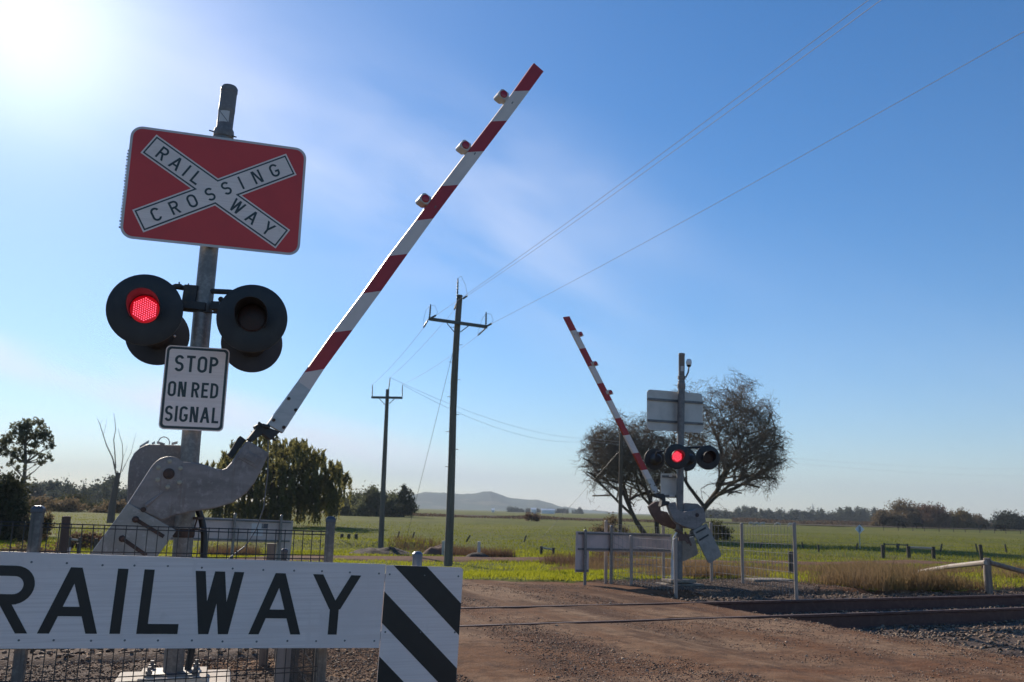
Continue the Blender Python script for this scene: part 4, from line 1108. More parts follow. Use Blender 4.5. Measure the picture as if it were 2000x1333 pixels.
mb.build('lamp_crossarm', DARKM, sig2, smooth=True)
Z6 = lambda zx, zy: (1240 + zx / 6.06, 940 + zy / 6.06)
P = Plane(1355, 1000, YF + .05, 22)
mb = MB(); plate(mb, P, P.poly([Z6(*q) for q in [(575, 420), (580, 275), (600, 258), (745, 268), (790, 300), (822, 335), (825, 470), (780, 560), (600, 560)]]), .40); mb.build('mechanism_case', GALVP, sig2, bevel=.012)
mb = MB(); mb.box(Vector((fp0.x + .02, YF, .02)), fx * .40, fy * .22, UP * .02); mb.build('concrete_footing', OLDC, sig2, bevel=.01)
mb = MB(); mb.box(Vector((fp0.x, YF, .085)), fx * .26, fy * .2, UP * .025); mb.build('raised_plinth', OLDC, sig2, bevel=.008)
mb = MB(); mb.tube([at(1313, 1094, YF - .05), at(1313, 1137, YF - .05)], .03, 10); mb.tube([at(1312, 1096, YF - .05), at(1316, 1050, YF - .05), at(1322, 1040, YF - .05)], .02, 8); mb.build('cable_conduit', mat('pvc_white', (.62, .62, .6), .4), sig2, smooth=True)
mb = MB(); mb.box(at(1334, 1050, YF - .03), (.10, 0, 0), (0, .09, 0), (0, 0, .06)); mb.tube([at(1318, 1035, YF - .1), at(1330, 1040, YF - .1), at(1345, 1062, YF - .1)], .025, 8); mb.tube([at(1338, 1040, YF - .1), at(1350, 1066, YF - .08)], .02, 8); mb.build('rusty_clamp', RUSTC, sig2)

P = Plane(1350, 1010, YF - .20, 22)
lyy = [620, 647, 682, 716, 750, 784, 818, 851, 886, 919, 936, 964]
def edge_x(y, x0, x1): return x0 + (x1 - x0) * (y - 620) / (964 - 620)
left = [(edge_x(y, 1100.5, 1275.5), y) for y in lyy]; right = [(edge_x(y - 2, 1112.0, 1287.0), y - 1.5) for y in lyy]
cast_px = [Z6(*q) for q in [(380, 290), (395, 262), (470, 248), (488, 325), (520, 355), (570, 368), (620, 352), (680, 345), (735, 325), (780, 330), (815, 370), (828, 480), (700, 575), (600, 552), (530, 520), (470, 488), (430, 430), (405, 370)]]
plate_px = [Z6(*q) for q in [(668, 588), (832, 500), (1008, 862), (1000, 890), (868, 972), (850, 960)]]
gate2, cs, pw, Lp, Rp = boom_gate('boom_gate', 'far boom gate raised to the left, smaller in view, with brown inner casting', P, left, right, [0, 1, 0, 1, 0, 1, 0, 1, 0, 1], 10, [(1131.5, 653.5), (1160.5, 711), (1189.5, 767)], 1, cast_px, plate_px, .055, lamp_sz=1.15)
def p6(zx, zy, c):
    q = Z6(zx, zy)
    return P.pix(q[0], q[1], c) if c > -.1 else on_plane(q[0], q[1], P.O + P.Z * c, P.Z)
mb = MB(); mb.lathe(p6(722, 402, .042), P.Z, [(0, .038), (.016, .034), (.02, .01)], 16); mb.build('pivot_cap', RUST, cs, smooth=True)
mb = MB()
for a, b in (((705, 612), (818, 552)), ((742, 700), (852, 634))):
    mb.cut()
    p0, p1 = p6(a[0], a[1], .054), p6(b[0], b[1], .054); d = p1 - p0; s = d.cross(P.Z).normalized(); mb.box((p0 + p1) / 2, d / 2, s * .016, P.Z * .004)
mb.build('slot', BLACK, pw)
mb = MB(); plate(mb, P, [p6(x, y, -.50) for x, y in ((168, 300), (250, 240), (400, 238), (405, 262), (372, 290), (305, 312), (310, 350), (390, 368), (432, 450), (492, 520), (480, 572), (330, 520), (250, 460), (200, 380))], .08); mb.build('inner_support_arm', RUSTC, gate2, bevel=.01)
mb = MB(); plate(mb, P, [p6(x, y, -.46) for x, y in ((520, 700), (700, 655), (752, 850), (740, 872), (590, 945), (520, 960))], .04); mb.build('inner_counterweight', PLATE, gate2, bevel=.004)
mb = MB(); plate(mb, P, [p6(x, y, .03) for x, y in ((215, 148), (330, 150), (350, 175), (355, 235), (400, 240), (410, 268), (300, 300), (318, 210), (240, 190))], .10); mb.build('breakaway_bracket', DARKM, gate2, bevel=.004)

# far enclosure fence
def fpost(pxb, pyb, pyt, pxt=None):
    b = on_z(pxb, pyb, 0.0); t = at(pxt or pxb + .6, pyt, b.y); return (Vector((b.x, b.y, -.2)), Vector((b.x, b.y, t.z)))
FP = [fpost(1183, 1138, 1018), fpost(1296, 1132, 1026), fpost(1390, 1134, 1022), fpost(1451, 1142, 1023), fpost(1555.5, 1160, 1022), fpost(1233, 1144, 1047), fpost(1320, 1158, 1053)]
fence('mesh_fence', 'galvanised round post mesh enclosure around the far mast', FP, 0, [(0, 1, .05), (1, 2, .05), (2, 3, .05), (3, 4, .05), (0, 5, .03), (5, 6, .03)], .032, mat('pale_galvanised_post', (.33, .275, .235), .55, .2), .11, [0, .155, .31, .465, .62, .775, .93], .0032, wmat=mat('pale_mesh_wire', (.30, .28, .27), .5, .3))

# back of the far boards
def board_back(name, label, pxl, pxr, ytl, ytr, Yl, Yr, h, end_w, end_h, end_left, posts, stickers=()):
    A, B = at(pxl, ytl, Yl), at(pxr, ytr, Yr); 
    P = Plane(pxl, ytl, Yl, 0); P.O = A; P.X = (B - A).normalized(); P.Z = P.X.cross(UP).normalized(); P.Y = P.Z.cross(P.X).normalized(); L = (B - A).length
    root = thing(name, label, 'sign', Vector((A.x, A.y, max(0, gz(A.x, A.y)))), 'boards across the road')
    x0, x1 = (end_w + .003, L) if end_left else (0, L - end_w - .003)
    mb = MB(); mb.prism([P.pt(x0, -h, -.006), P.pt(x1, -h, -.006), P.pt(x1, 0, -.006), P.pt(x0, 0, -.006)], P.Z * .006); bp = mb.build('board_panel', BOARDBACK, root)
    e0 = 0 if end_left else L - end_w
    mb = MB(); mb.prism([P.pt(e0, -end_h, -.006), P.pt(e0 + end_w, -end_h, -.006), P.pt(e0 + end_w, 0, -.006), P.pt(e0, 0, -.006)], P.Z * .006); mb.build('drop_end_panel', BOARDBACK, root)
    mb = MB()
    for b in (-.035, -h + .04): mb.cut(); mb.box(P.pt(L / 2, b, .012), P.X * (L / 2 - .05), P.Y * .018, P.Z * .010)
    mb.cut(); mb.box(P.pt(e0 + end_w / 2, -end_h + .03, .012), P.X * (end_w / 2 - .02), P.Y * .018, P.Z * .010)
    mb.build('back_rail', GALVD, root)
    for a, top in posts:
        p = P.pt(a * L, top, .055); mb = MB(); dome_post(mb, Vector((p.x, p.y, gz(p.x, p.y) - .3)), p, .030, 12); mb.build('post', GALV, root, smooth=True)
    for a, b, w_, h_, m_ in stickers:
        mb = MB(); mb.box(P.pt(a * L, b, .0012), P.X * w_, P.Y * h_, P.Z * .0008); mb.build('sticker', m_, bp)
    return root
board_back('board_back', 'plain back of a name board with a dropped end, left of the far mast', 1125, 1312, 1038, 1043.5, 17.0, 18.2, .36, .31, .74, True, [(.075, .03), (.335, .12)])
board_back('board_back', 'plain back of a name board behind the weld mesh fence under the willow', 330, 573, 1008, 1018, 18.2, 19.8, .47, .33, .86, False, [(.50, .10), (.885, .11)], [(.62, -.2, .09, .05, BOARDBACK), (.70, -.21, .13, .13, PAPER), (.76, -.13, .07, .05, mat('dark_sticker', (.08, .08, .1), .5))])
w = on_z(1500, 1136, 0.0)
mb = MB(); mb.box(Vector((w.x, w.y, .03)), fx * .46, fy * .24, UP * .025); mb.build('pit_lid', OLDC, None, bevel=.01, tagargs=('pale concrete pit lid on the gravel right of the far mast', 'pit lid'), origin=(w.x, w.y, 0))

# ------------------------------------------------------------------ utility poles and wires
def wire(mbw, a, b, sag, r, n=14):
    pts = [a.lerp(b, i / n) - UP * (sag * 4 * (i / n) * (1 - i / n)) for i in range(n + 1)]; mbw.tube(pts, r, 5)
def insulator(parent, foot, d, L, name='pin_insulator', r=.035):
    d = Vector(d).normalized(); mb = MB(); prof = [(0, r * .5)]
    n = 6
    for i in range(n): t = L * (.1 + .8 * i / n); prof += [(t, r * .55), (t + L * .05, r * 1.0), (t + L * .08, r * .55)]
    prof += [(L * .95, r * .5), (L, r * .4)]
    mb.lathe(foot, d, prof, 10); return mb.build(name, mat('grey_porcelain', (.10, .11, .11), .35), parent, smooth=True)
def strain(parent, a, b, r=.03):
    return insulator(parent, a, b - a, (b - a).length, 'strain_insulator', r)
U1 = 26.0
pf = gpt(875, 1106, U1); pt1 = at(898, 577, U1)
pole = thing('utility_pole', 'large wooden power pole with a slanting crossarm near the middle of the view', 'utility pole', pf, 'power poles')
mb = MB(); pr = [(875, 1106, 0.125), (879, 1010, .115), (882.5, 900, .106), (885, 800, .100), (887, 745, .104), (890, 690, .094), (893, 640, .092), (898, 577, .086)]
mb.tube([at(x, y, U1) for x, y, r_ in pr], [r_ for x, y, r_ in pr], 16); mb.build('pole', POLEW, pole, smooth=True)
ca0, ca1 = at(837, 623, U1 - .25), at(952, 639, U1 - .1)
mb = MB(); d = ca1 - ca0; mb.box((ca0 + ca1) / 2, d / 2, Vector((0, .05, 0)), UP * .045); arm1 = mb.build('crossarm', mat('crossarm_steel', (.10, .11, .105), .6, .2), pole, bevel=.008)
mb = MB(); mb.tube([at(873, 632, U1 - .2), at(888, 650, U1 - .17)], .014, 6); mb.cut(); mb.tube([at(915, 637, U1 - .2), at(899, 649, U1 - .17)], .014, 6); mb.build('crossarm_brace', GALVD, pole)
iL, iR = at(839, 622, U1 - .25), at(949, 636, U1 - .1)
insulator(arm1, iL, (at(841, 594, U1 - .25) - iL), .42); insulator(arm1, iR, at(949.5, 610, U1 - .1) - iR, .40)
iT = at(893, 590, U1 - .16); insulator(pole, iT, at(894.5, 541, U1 - .16) - iT, .72)
sT = at(913, 578, U1 - .5); strain(pole, at(904, 584, U1 - .1), sT)
sL = at(852, 616, U1 - .6); strain(arm1, at(841, 622, U1 - .3), sL); sR = at(961, 632, U1 - .5); strain(arm1, at(950, 638, U1 - .15), sR)
sLb = at(827, 641, U1 + .5); strain(arm1, at(836, 625, U1 - .1), sLb); sRb = at(933, 656, U1 + .5); strain(arm1, at(949, 641, U1), sRb); sTb = at(887, 606, U1 + .4); strain(pole, at(892, 592, U1 + .1), sTb)
mb = MB(); 
for a, b, dx in ((at(840.5, 596, U1 - .25), sL, .3), (at(949.5, 612, U1 - .1), sR, .3), (at(841, 597, U1 - .2), sLb, -.25), (at(949, 613, U1 - .1), sRb, -.1)):
    m_ = (a + b) / 2 + Vector((dx * .5, 0, .05)); mb.cut(); mb.tube([a, a.lerp(m_, .6) + UP * .03, m_.lerp(b, .5), b], .0045, 5)
m0, m1 = at(901, 540, U1 - .2), sT; mb.cut(); mb.tube([at(895, 543, U1 - .16), m0, at(909, 557, U1 - .4), m1], .0045, 5); mb.build('jumper_wire', WIRE, pole)
mb = MB()
for k in range(9):
    mb.cut(); py = 640 + k * 34; px = np.interp(py, [577, 640, 690, 745, 800, 900, 1010], [898, 893, 890, 887, 885, 882.5, 879]); s = 1 if k % 2 else -1
    c = at(px, py, U1); mb.tube([c, c + Vector((s * .19, -.03, 0))], .008, 5)
mb.build('climbing_step', GALVD, pole)
U2 = 34.0
pf2 = gpt(743, 1080, U2); pole2 = thing('utility_pole', 'shorter wooden power pole with a level crossarm and three upright insulators', 'utility pole', pf2, 'power poles')
mb = MB(); p2 = [at(743, 1082, U2), at(750, 920, U2), at(757, 761, U2)]; mb.tube(p2, [.105, .090, .066], 14); mb.build('pole', POLEW, pole2, smooth=True)
c20, c21 = at(725.5, 776.5, U2 - .15), at(786, 777.5, U2 - .15)
mb = MB(); d = c21 - c20; mb.box((c20 + c21) / 2, d / 2, Vector((0, .05, 0)), UP * .04); arm2 = mb.build('crossarm', mat('crossarm_steel', (.1, .1, .1)), pole2)
mb = MB(); mb.tube([at(740, 778, U2 - .15), at(752, 791, U2 - .14)], .014, 6); mb.cut(); mb.tube([at(771, 779, U2 - .15), at(760, 789, U2 - .14)], .014, 6); mb.build('crossarm_brace', GALVD, pole2)
t2 = []
for a, b in (((727, 775), (727.5, 752)), ((785.5, 775), (786, 752)), ((759, 763), (762, 738))):
    A, B = at(a[0], a[1], U2 - .15), at(b[0], b[1], U2 - .15); insulator(arm2 if a[1] > 770 else pole2, A, B - A, (B - A).length, r=.026); t2.append(B)
U3 = 52.0
pf3 = gpt(1211, 1054, U3); 
pole3 = thing('utility_pole', 'leaning bare brown wooden pole standing in front of the leafless trees', 'utility pole', pf3, 'power poles')
mb = MB(); mb.tube([pf3 - UP * .2, at(1212, 940, U3), at(1213.5, 846, U3)], [.12, .11, .10], 12); mb.build('pole', mat('brown_pole', (.10, .07, .05), .85), pole3, smooth=True)
def wires(name, label, spans, r):
    mb = MB()
    for a, b, s in spans: wire(mb, a, b, s, r)
    return mb.build(name, WIREL, None, tagargs=(label, 'power line', 'overhead power lines'), origin=(spans[0][0].x, spans[0][0].y, spans[0][0].z))
def extend(a, px, py, Y, k): 
    b = at(px, py, Y); return b + (b - a) * k
wires('power_line', 'thin cable rising to the top edge from the large pole left crossarm end', [(sL, extend(sL, 1676, 0, 9.5, .4), .12)], .0040)
wires('power_line', 'thin cable rising to the top edge from the large pole top', [(sT, extend(sT, 1700, 0, 9.5, .4), .12)], .0040)
wires('power_line', 'thin cable rising to the right edge from the large pole right crossarm end', [(sR, extend(sR, 2000, 46, 9.5, .4), .12)], .0040)
wires('power_line', 'thin cable between the left crossarm ends of the two crossarm poles', [(sLb, t2[0], .1)], .0042)
wires('power_line', 'thin cable between the tops of the two crossarm poles', [(sTb, t2[2], .1)], .0042)
wires('power_line', 'thin cable between the right crossarm ends of the two crossarm poles', [(sRb, t2[1], .1)], .0042)
wires('power_line', 'faint cable from the shorter pole top towards the leafless trees on the right', [(t2[2], at(1150, 857, 60), .55), (at(1150, 857, 60), at(2050, 914, 140), .8)], .0055)
wires('power_line', 'faint lower cable from the shorter pole towards the leafless trees on the right', [(t2[1], at(1150, 862, 60), .75), (at(1150, 862, 60), at(2050, 929, 140), .8)], .0055)
gw = on_z(812, 1005, -.4)
mb = MB(); wire(mb, at(884, 690, U1 - .1), gpt(786, 1082, 33.0), 0, .006, 2); mb.build('guy_wire', WIRE, pole)
gq = gpt(1212, 1056, U3)
mb = MB(); wire(mb, at(1211, 880, U3), gpt(1060, 1045, 60.0), 0, .010, 2); mb.build('guy_wire', WIRE, pole3)

# ------------------------------------------------------------------ timber rails, posts, markers
a_ = on_z(1932, 1153, -.02); Yq = a_.y
root = thing('rail_fence', 'big grey timber post by the rails with two rails sloping to the ground', 'fence', Vector((a_.x, Yq, -.1)))
mb = MB(); t_ = at(1928, 1090, Yq); f_ = Vector((a_.x, Yq, -.3)); mb.tube([f_, Vector((a_.x - .01, Yq, .3)), t_ - UP * .01, t_], [.078, .075, .072, .05], 10); mb.build('post', TIMBER, root, smooth=True)
mb = MB(); e = at(1796, 1117, Yq + 3.2); mb.tube([at(1926, 1099, Yq - .06), e.lerp(at(1926, 1099, Yq - .06), .5) + UP * .02, e], [.052, .05, .045], 9); mb.build('rail', mat('bleached_rail', (.42, .36, .30), .8, 0, [((2, 2, 14), (.30, .25, .2), .45, .7)]), root, smooth=True)
mb = MB(); e = at(2060, 1134, Yq + 1.0); mb.tube([at(1932, 1099, Yq - .06), e], [.05, .05], 9); mb.build('rail', TIMBER, root, smooth=True)
Yh = 42.0
def low_rail(name, label, xs, ybs, yts, Y, rails, pm, rm, r=.07, group=None):
    ps = [gpt(x, yb, Y) for x, yb in zip(xs, ybs)]
    root = thing(name, label, 'fence', ps[0], group)
    tops = []
    for p, x, yt in zip(ps, xs, yts):
        t = at(x, yt, Y); tops.append(t); mb = MB(); mb.tube([Vector((t.x, t.y, p.z - .2)), t], r, 9); mb.build('post', pm, root)
    for i, j in rails:
        mb = MB(); mb.tube([tops[i] - UP * .06, tops[j] - UP * .08], r * .62, 8); mb.build('rail', rm, root)
    return root
PALE = mat('bleached_rail', (.42, .36, .3))
low_rail('rail_fence', 'low timber horse rail fence with one pale bar between dark posts in the paddock', (1724, 1774, 1822.5), (1083, 1087, 1089), (1065, 1067, 1068), Yh, [(1, 2)], TIMBERD, PALE, .085)
low_rail('rail_fence', 'faint grey low rail fence just behind the pale bar fence', (1727, 1752, 1772), (1072, 1073, 1073), (1061, 1062, 1063), 56.0, [(0, 1), (1, 2)], TIMBERD, TIMBER, .05)
low_rail('rail_fence', 'small timber frame with a pale top bar on the grass verge', (1057.5, 1081), (1083, 1086), (1067, 1070), 36.0, [(0, 1)], TIMBERD, PALE, .055)
low_rail('rail_fence', 'broken low rails behind the weld mesh fence at the left', (137, 157, 188), (1080, 1080, 1078), (1049, 1050, 1052), 24.0, [(0, 1)], TIMBERD, PALE, .05)
w = gpt(122, 1082, 15.5); timber_post('timber_post', 'dark round stump post behind the left mesh fence', Vector((w.x, w.y, gz(w.x, w.y))), at(122, 1008, 15.5).z - w.z, .075, mat('stump_brown', (.10, .065, .05), .9))
w = gpt(133, 1075, 15.0); mb = MB(); mb.box(Vector((w.x, w.y, w.z + .25)), (.022, 0, 0), (0, .006, 0), (0.02, 0, .30)); mb.build('marker_post', WHITEG, None, tagargs=('thin white marker stake beside the dark stump post', 'marker'), origin=w)
w = gpt(935, 1079, 33.0); timber_post('marker_post', 'short white marker post on a dirt mound beside the track', w, at(936, 1058, 33).z - w.z, .06, mat('white_marker', (.5, .46, .4), .7), cat='marker')
w = gpt(866, 1075, 34.0); timber_post('marker_post', 'pale stub post half hidden behind the large power pole', w, .55, .07, mat('white_marker', (.5, .46, .4)), cat='marker')
for x, yb, yt in ((667, 1062, 1046), (680.5, 1063, 1046), (694.5, 1064, 1048)):
    w = gpt(x, yb, 40.0); timber_post('timber_post', 'short dark post, one of three standing together by the grass bank', w, max(.5, at(x, yt, 40.0).z - w.z), .075, TIMBERD, group='three posts on the bank')
for i, (x, yt, yb, Y, l) in enumerate(((904, 1060, 1072, 48, .35), (1020, 1058, 1068, 50, .2), (1480, 1058, 1066, 52, .3), (1571, 1059, 1067, 52, -.1), (1600, 1067, 1082, 46, 0), (1668, 1058, 1067, 52, .25), (1751, 1058, 1068, 52, .2), (1833, 1058, 1067, 52, .25), (1911, 1058, 1066, 52, -.1), (1965, 1059, 1066, 52, .0), (775, 1052, 1060, 52, .1), (803, 1052, 1061, 52, .15))):
    w = gpt(x, yb, Y); timber_post('fence_post', 'small dark leaning fence post in the wire fence across the paddock', w, max(.35, at(x, yt, Y).z - w.z - .12), .045, TIMBERD, lean=(l, .1), group='paddock fence posts')
w = gpt(1921, 1092, 30.0); timber_post('timber_post', 'tall thin dark post behind the big grey timber post', w, at(1916, 1064, 30).z - w.z, .06, TIMBERD, lean=(-.08, 0))
w = gpt(1546, 1128, 21); timber_post('timber_post', 'short dark post in the dry grass behind the enclosure', w, .55, .06, TIMBERD)
for i in range(11):
    x = 1726 + 26.5 * i + (i % 3) * 2; w = gpt(x, 1036, 150); timber_post('fence_post', 'tiny far fence post below the trees on the right', w, .85, .05, TIMBERD, group='far paddock fence posts')
# paddock wire
mb = MB(); wire(mb, gpt(1060, 1070, 50) + UP * .42, gpt(2200, 1085, 50) + UP * .42, 0, .006, 2); mb.build('fence_wire', WIRE, None, tagargs=('single wire of the paddock fence', 'wire'), origin=gpt(1060, 1070, 50))
# mounds of dirt
def mound(px, py, Y, rx, h, m, label):
    c = gpt(px, py, Y); V = []; Fq = []; n = 18; k = 8
    for j in range(k + 1):
        for i in range(n):
            a = 2 * math.pi * i / n; rr = j / k; r_ = rx * rr * (1 + .25 * nse(math.cos(a) + px, math.sin(a), 1.3)); V.append((c.x + r_ * math.cos(a), c.y + r_ * math.sin(a) * .7, c.z - .05 + (h + .05) * (1 - rr * rr) * (1 + .5 * nse(r_ * math.cos(a), r_ * math.sin(a) + px, 2.2))))
    for j in range(k):
        for i in range(n): i2 = (i + 1) % n; Fq.append((j * n + i, (j + 1) * n + i, (j + 1) * n + i2, j * n + i2))
    o = np_mesh('dirt_mound', V, Fq, m, smooth=True); tag(o, label, 'mound'); return o
DK = mat('dark_earth', (.045, .032, .026), .95, 0, [(6, (.08, .05, .035), .45, .7)], (12, .6, .05))
mound(932, 1082, 32.5, .55, .20, DK, 'dark heap of earth under the short white marker post')
mound(860, 1076, 34.5, .8, .32, mat('red_earth', (.13, .07, .05), .95, 0, None, (10, .6, .05)), 'reddish earth heap beside the large power pole')
mound(743, 1085, 33.2, 1.5, .22, DK, 'dark bare earth around the foot of the shorter power pole')
# diamond road sign
Yd = 54.0
w = gpt(1680, 1074, Yd); root = thing('road_sign', 'small diamond road sign on a thin post in the paddock, back turned', 'sign', w)
mb = MB(); tp = at(1680, 1026, Yd); mb.tube([w - UP * .2, Vector((w.x, w.y, tp.z - .04))], .028, 8); mb.build('post', mat('grey_post', (.38, .39, .38), .5, .3), root)
mb = MB(); c = at(1679.5, 1034, Yd) + Vector((0, .04, 0)); s = .27; mb.prism([c + Vector((q[0] * s, 0, q[1] * s)) for q in ((0, -1), (1, 0), (0, 1), (-1, 0))], (0, .006, 0)); pn = mb.build('sign_panel', mat('pale_sign_back', (.85, .84, .82), .5), root)
mb = MB(); mb.box(c + Vector((.03, -.004, 0)), (.03, 0, 0), (0, .003, 0), (0, 0, .15)); mb.build('back_stiffener', GALVD, pn)
# litter cup by the rail
w = Vector(on_z(1835, 1154, -.05)); mb = MB(); mb.lathe(w + Vector((0, .1, .05)), (1, .2, .1), [(0, .035), (.09, .045), (.095, .042)], 12); mb.build('paper_cup', CAMW, None, smooth=True, tagargs=('white cup lying on the ballast beyond the far rail', 'cup'), origin=w)

# ------------------------------------------------------------------ vegetation
def leafmat(name, c1, c2, tr=.35, tcol=None, scale=1.2):
    tcol = tcol or tuple(min(1, q * 1.6) for q in c1)
    return mat(name, c1, .7, 0, [(scale, c2, .42, .6), (scale * 7, tuple(q * .6 for q in c1), .5, .7)], None, .08, None, (tr, tcol))
def leaf_quads(C, size, g, aspect=1.6, vertical=0.0):
    """one small quad per leaf spray, random facing; vertical>0 lets them hang"""
    n = len(C); C = np.asarray(C)
    a = g.normal(size=(n, 3)); a[:, 2] *= (1 - vertical); 
    if vertical: a[:, 2] -= vertical * 2.0
    a /= np.linalg.norm(a, axis=1, keepdims=True)
    b = g.normal(size=(n, 3)); b -= (b * a).sum(1, keepdims=True) * a; b /= np.linalg.norm(b, axis=1, keepdims=True)
    s = np.asarray(size).reshape(-1, 1) * (0.7 + .6 * g.random((n, 1)))
    L = a * s * aspect * .5; Wd = b * s * .5
    V = np.stack([C - L, C + Wd * .9, C + L, C - Wd * .9], axis=1).reshape(-1, 3)
    Fq = np.arange(4 * n).reshape(-1, 4)
    return V, Fq
def grow(g, p, d, L, r, lev, maxlev, out, tips, nchild, curl=.25, up=.15, spread=.75, nseg=3, shrink=.66):
    P = [p]; dd = d.copy(); rr = [r]
    for k in range(nseg):
        dd = (dd + Vector((g.gauss(0, curl), g.gauss(0, curl), g.gauss(0, curl * .7) + up * (.5 - .19 * lev)))).normalized()
        P.append(P[-1] + dd * (L / nseg)); rr.append(r * (1 - .45 * (k + 1) / nseg))
    for k in range(nseg): out.append((P[k], P[k + 1], rr[k], rr[k + 1], lev))
    if lev >= maxlev: tips.append((P[-1], dd)); return
    nc = nchild[min(lev, len(nchild) - 1)]
    for c in range(nc):
        t = .35 + .65 * (c + g.random() * .6) / nc; k = min(nseg - 1, int(t * nseg)); q = P[k].lerp(P[k + 1], t * nseg - k)
        ax = dd.orthogonal().normalized(); ax.rotate(Matrix.Rotation(g.uniform(0, 6.283), 3, dd))
        nd = (dd * (1 - spread * .55) + ax * spread * g.uniform(.7, 1.2)).normalized()
        grow(g, q, nd, L * shrink * g.uniform(.75, 1.15), rr[k] * .66, lev + 1, maxlev, out, tips, nchild, curl, up, spread, nseg, shrink)
def seg_mesh(segs, minr=.0, nside=(7, 6, 5, 4, 3, 3, 3)):
    V = []; T = []
    for a, b, r0, r1, lev in segs:
        n = nside[min(lev, len(nside) - 1)]; d = (b - a)
        if d.length < 1e-6: continue
        d.normalize(); u = d.orthogonal().normalized(); w = d.cross(u); o = len(V)
        for p, r in ((a, max(r0, minr)), (b + d * r1 * .3, max(r1, minr))):
            for k in range(n): t = 6.2832 * k / n; V.append(tuple(p + (u * math.cos(t) + w * math.sin(t)) * r))
        for k in range(n): k2 = (k + 1) % n; T.append((o + k, o + k2, o + n + k2, o + n + k))
    return V, T
BARK = mat('brown_bark', (.085, .062, .045), .9, 0, [(3, (.05, .036, .028), .45, .65)])
BARKP = mat('pale_bark', (.13, .11, .095), .85, 0, [(2, (.08, .065, .055), .45, .65)])
TWIG = mat('twig_brown', (.20, .145, .10), .9, 0, [(.6, (.13, .095, .068), .45, .6)])
def bare_tree(label, foot, height, seed, lean=(0, 0), trunk_r=.28, nchild=(5, 4, 4, 4, 3), maxlev=5, spread=.8, up=.2, trunks=1, width=1.0, group=None, minr=.010, Lf=.30, shrink=.74, squash=None, name='bare_tree', curl=.18, ell=None):
    g = random.Random(seed); root = thing(name, label, 'tree', foot, group)
    segs = []; tips = []
    for t in range(trunks):
        d = Vector((lean[0] + (t - (trunks - 1) / 2) * .5, lean[1] + g.uniform(-.15, .15), 1)).normalized()
        grow(g, foot - UP * .1 + Vector(((t - (trunks - 1) / 2) * trunk_r * 1.5, 0, 0)), d, height * Lf, trunk_r, 0, maxlev, segs, tips, nchild, curl, up, spread, 3, shrink)
    zs_ = sorted(s[1].z for s in segs); zmax = zs_[int(len(zs_) * .985)] - foot.z; k = height / zmax
    def tr(p): q = p - foot; return foot + Vector((q.x * k * width, q.y * k * width, q.z * k))
    segs = [(tr(a), tr(b), r0, r1, l) for a, b, r0, r1, l in segs]
    if ell:                                    # keep the crown inside a rounded, slightly ragged outline
        ec = at(ell[0], ell[1], ell[4]); ec.y = foot.y; rx_ = ell[2] * ell[4] / F_PX; rz_ = ell[3] * ell[4] / F_PX
        def ins(p): q = p - ec; return (q.x / rx_) ** 2 + (q.y / rx_) ** 2 + (q.z / rz_) ** 2
        segs = [s for s in segs if s[4] <= 1 and ins(s[1]) < 1.0 or s[4] == 0 and s[1].z < ec.z or ins(s[1]) < g.uniform(.62, 1.22) + .35 * nse(s[1].x, s[1].z, .7)]
    if ell:                                    # short outermost twigs
        for q0, q1, ra, rb, lv in [s for s in segs if s[4] >= 3]:
            for _ in range(2):
                b_ = q0.lerp(q1, g.random()); d_ = ((q1 - q0).normalized() + Vector((g.gauss(0, .6), g.gauss(0, .6), g.gauss(0, .5)))).normalized()
                e_ = b_ + d_ * g.uniform(.25, .6); segs.append((b_, e_, .007, .004, 6))
    big = [s for s in segs if s[4] <= 1]; small = [s for s in segs if s[4] > 1]
    V, T = seg_mesh(big, .012); np_mesh('trunk', V, T, BARK, root, smooth=True)
    V, T = seg_mesh(small, minr); np_mesh('crown', V, T, TWIG, root)
    return root, segs, tips
YT = 66.0
f1 = gpt(1276, 1040, YT); f1.z = gz(f1.x, f1.y)
bare_tree('smaller rounded leafless tree with several stems, left of the far mast', f1, (at(1220, 812, YT).z - f1.z) * 1.08, 33, (-.16, 0), .19, (7, 6, 5, 5, 4), 5, .72, .14, 2, 1.2, 'leafless trees', .0085, ell=(1232, 914, 96, 106, YT))
f2 = gpt(1346, 1046, YT - 2); f2.z = gz(f2.x, f2.y)
bare_tree('big spreading leafless tree behind the far mast, tallest of the bare trees', f2, (at(1415, 742, YT).z - f2.z) * 1.08, 15, (.16, 0), .25, (9, 7, 6, 5, 4), 5, .66, .18, 1, 1.2, 'leafless trees', .0085, ell=(1392, 870, 118, 130, YT))
# dead forked tree at the left
YDt = 62.0; fd = gpt(217, 1020, YDt)
root = thing('dead_tree', 'tall dead tree with a forked bare top beside the grey mechanism case', 'tree', fd)
g = random.Random(6); segs = []
def limb(pxs, r0, r1, lev):
    r0 *= (.95 if lev == 0 else .5); r1 *= (.75 if lev == 0 else .5)
    P = [at(x, y, YDt) for x, y in pxs]; n = len(P) - 1
    for i in range(n): segs.append((P[i], P[i + 1], r0 + (r1 - r0) * i / n, r0 + (r1 - r0) * (i + 1) / n, lev))
    return P
limb([(216, 1022), (220, 985), (227, 945), (231, 925)], .28, .20, 0); limb([(219, 1000), (226, 960), (232, 930)], .16, .12, 0)
limb([(229, 940), (225, 918), (220, 895), (208, 870), (200, 845), (194, 826), (190, 818)], .12, .02, 1); limb([(226, 915), (224, 880), (222, 860), (226, 838), (224, 818), (222, 808)], .085, .02, 1)
limb([(233, 935), (237, 915), (240, 895), (239, 868), (234, 852), (231, 838)], .085, .015, 1); limb([(238, 922), (247, 903), (256, 885), (262, 860), (266, 845)], .045, .012, 1)
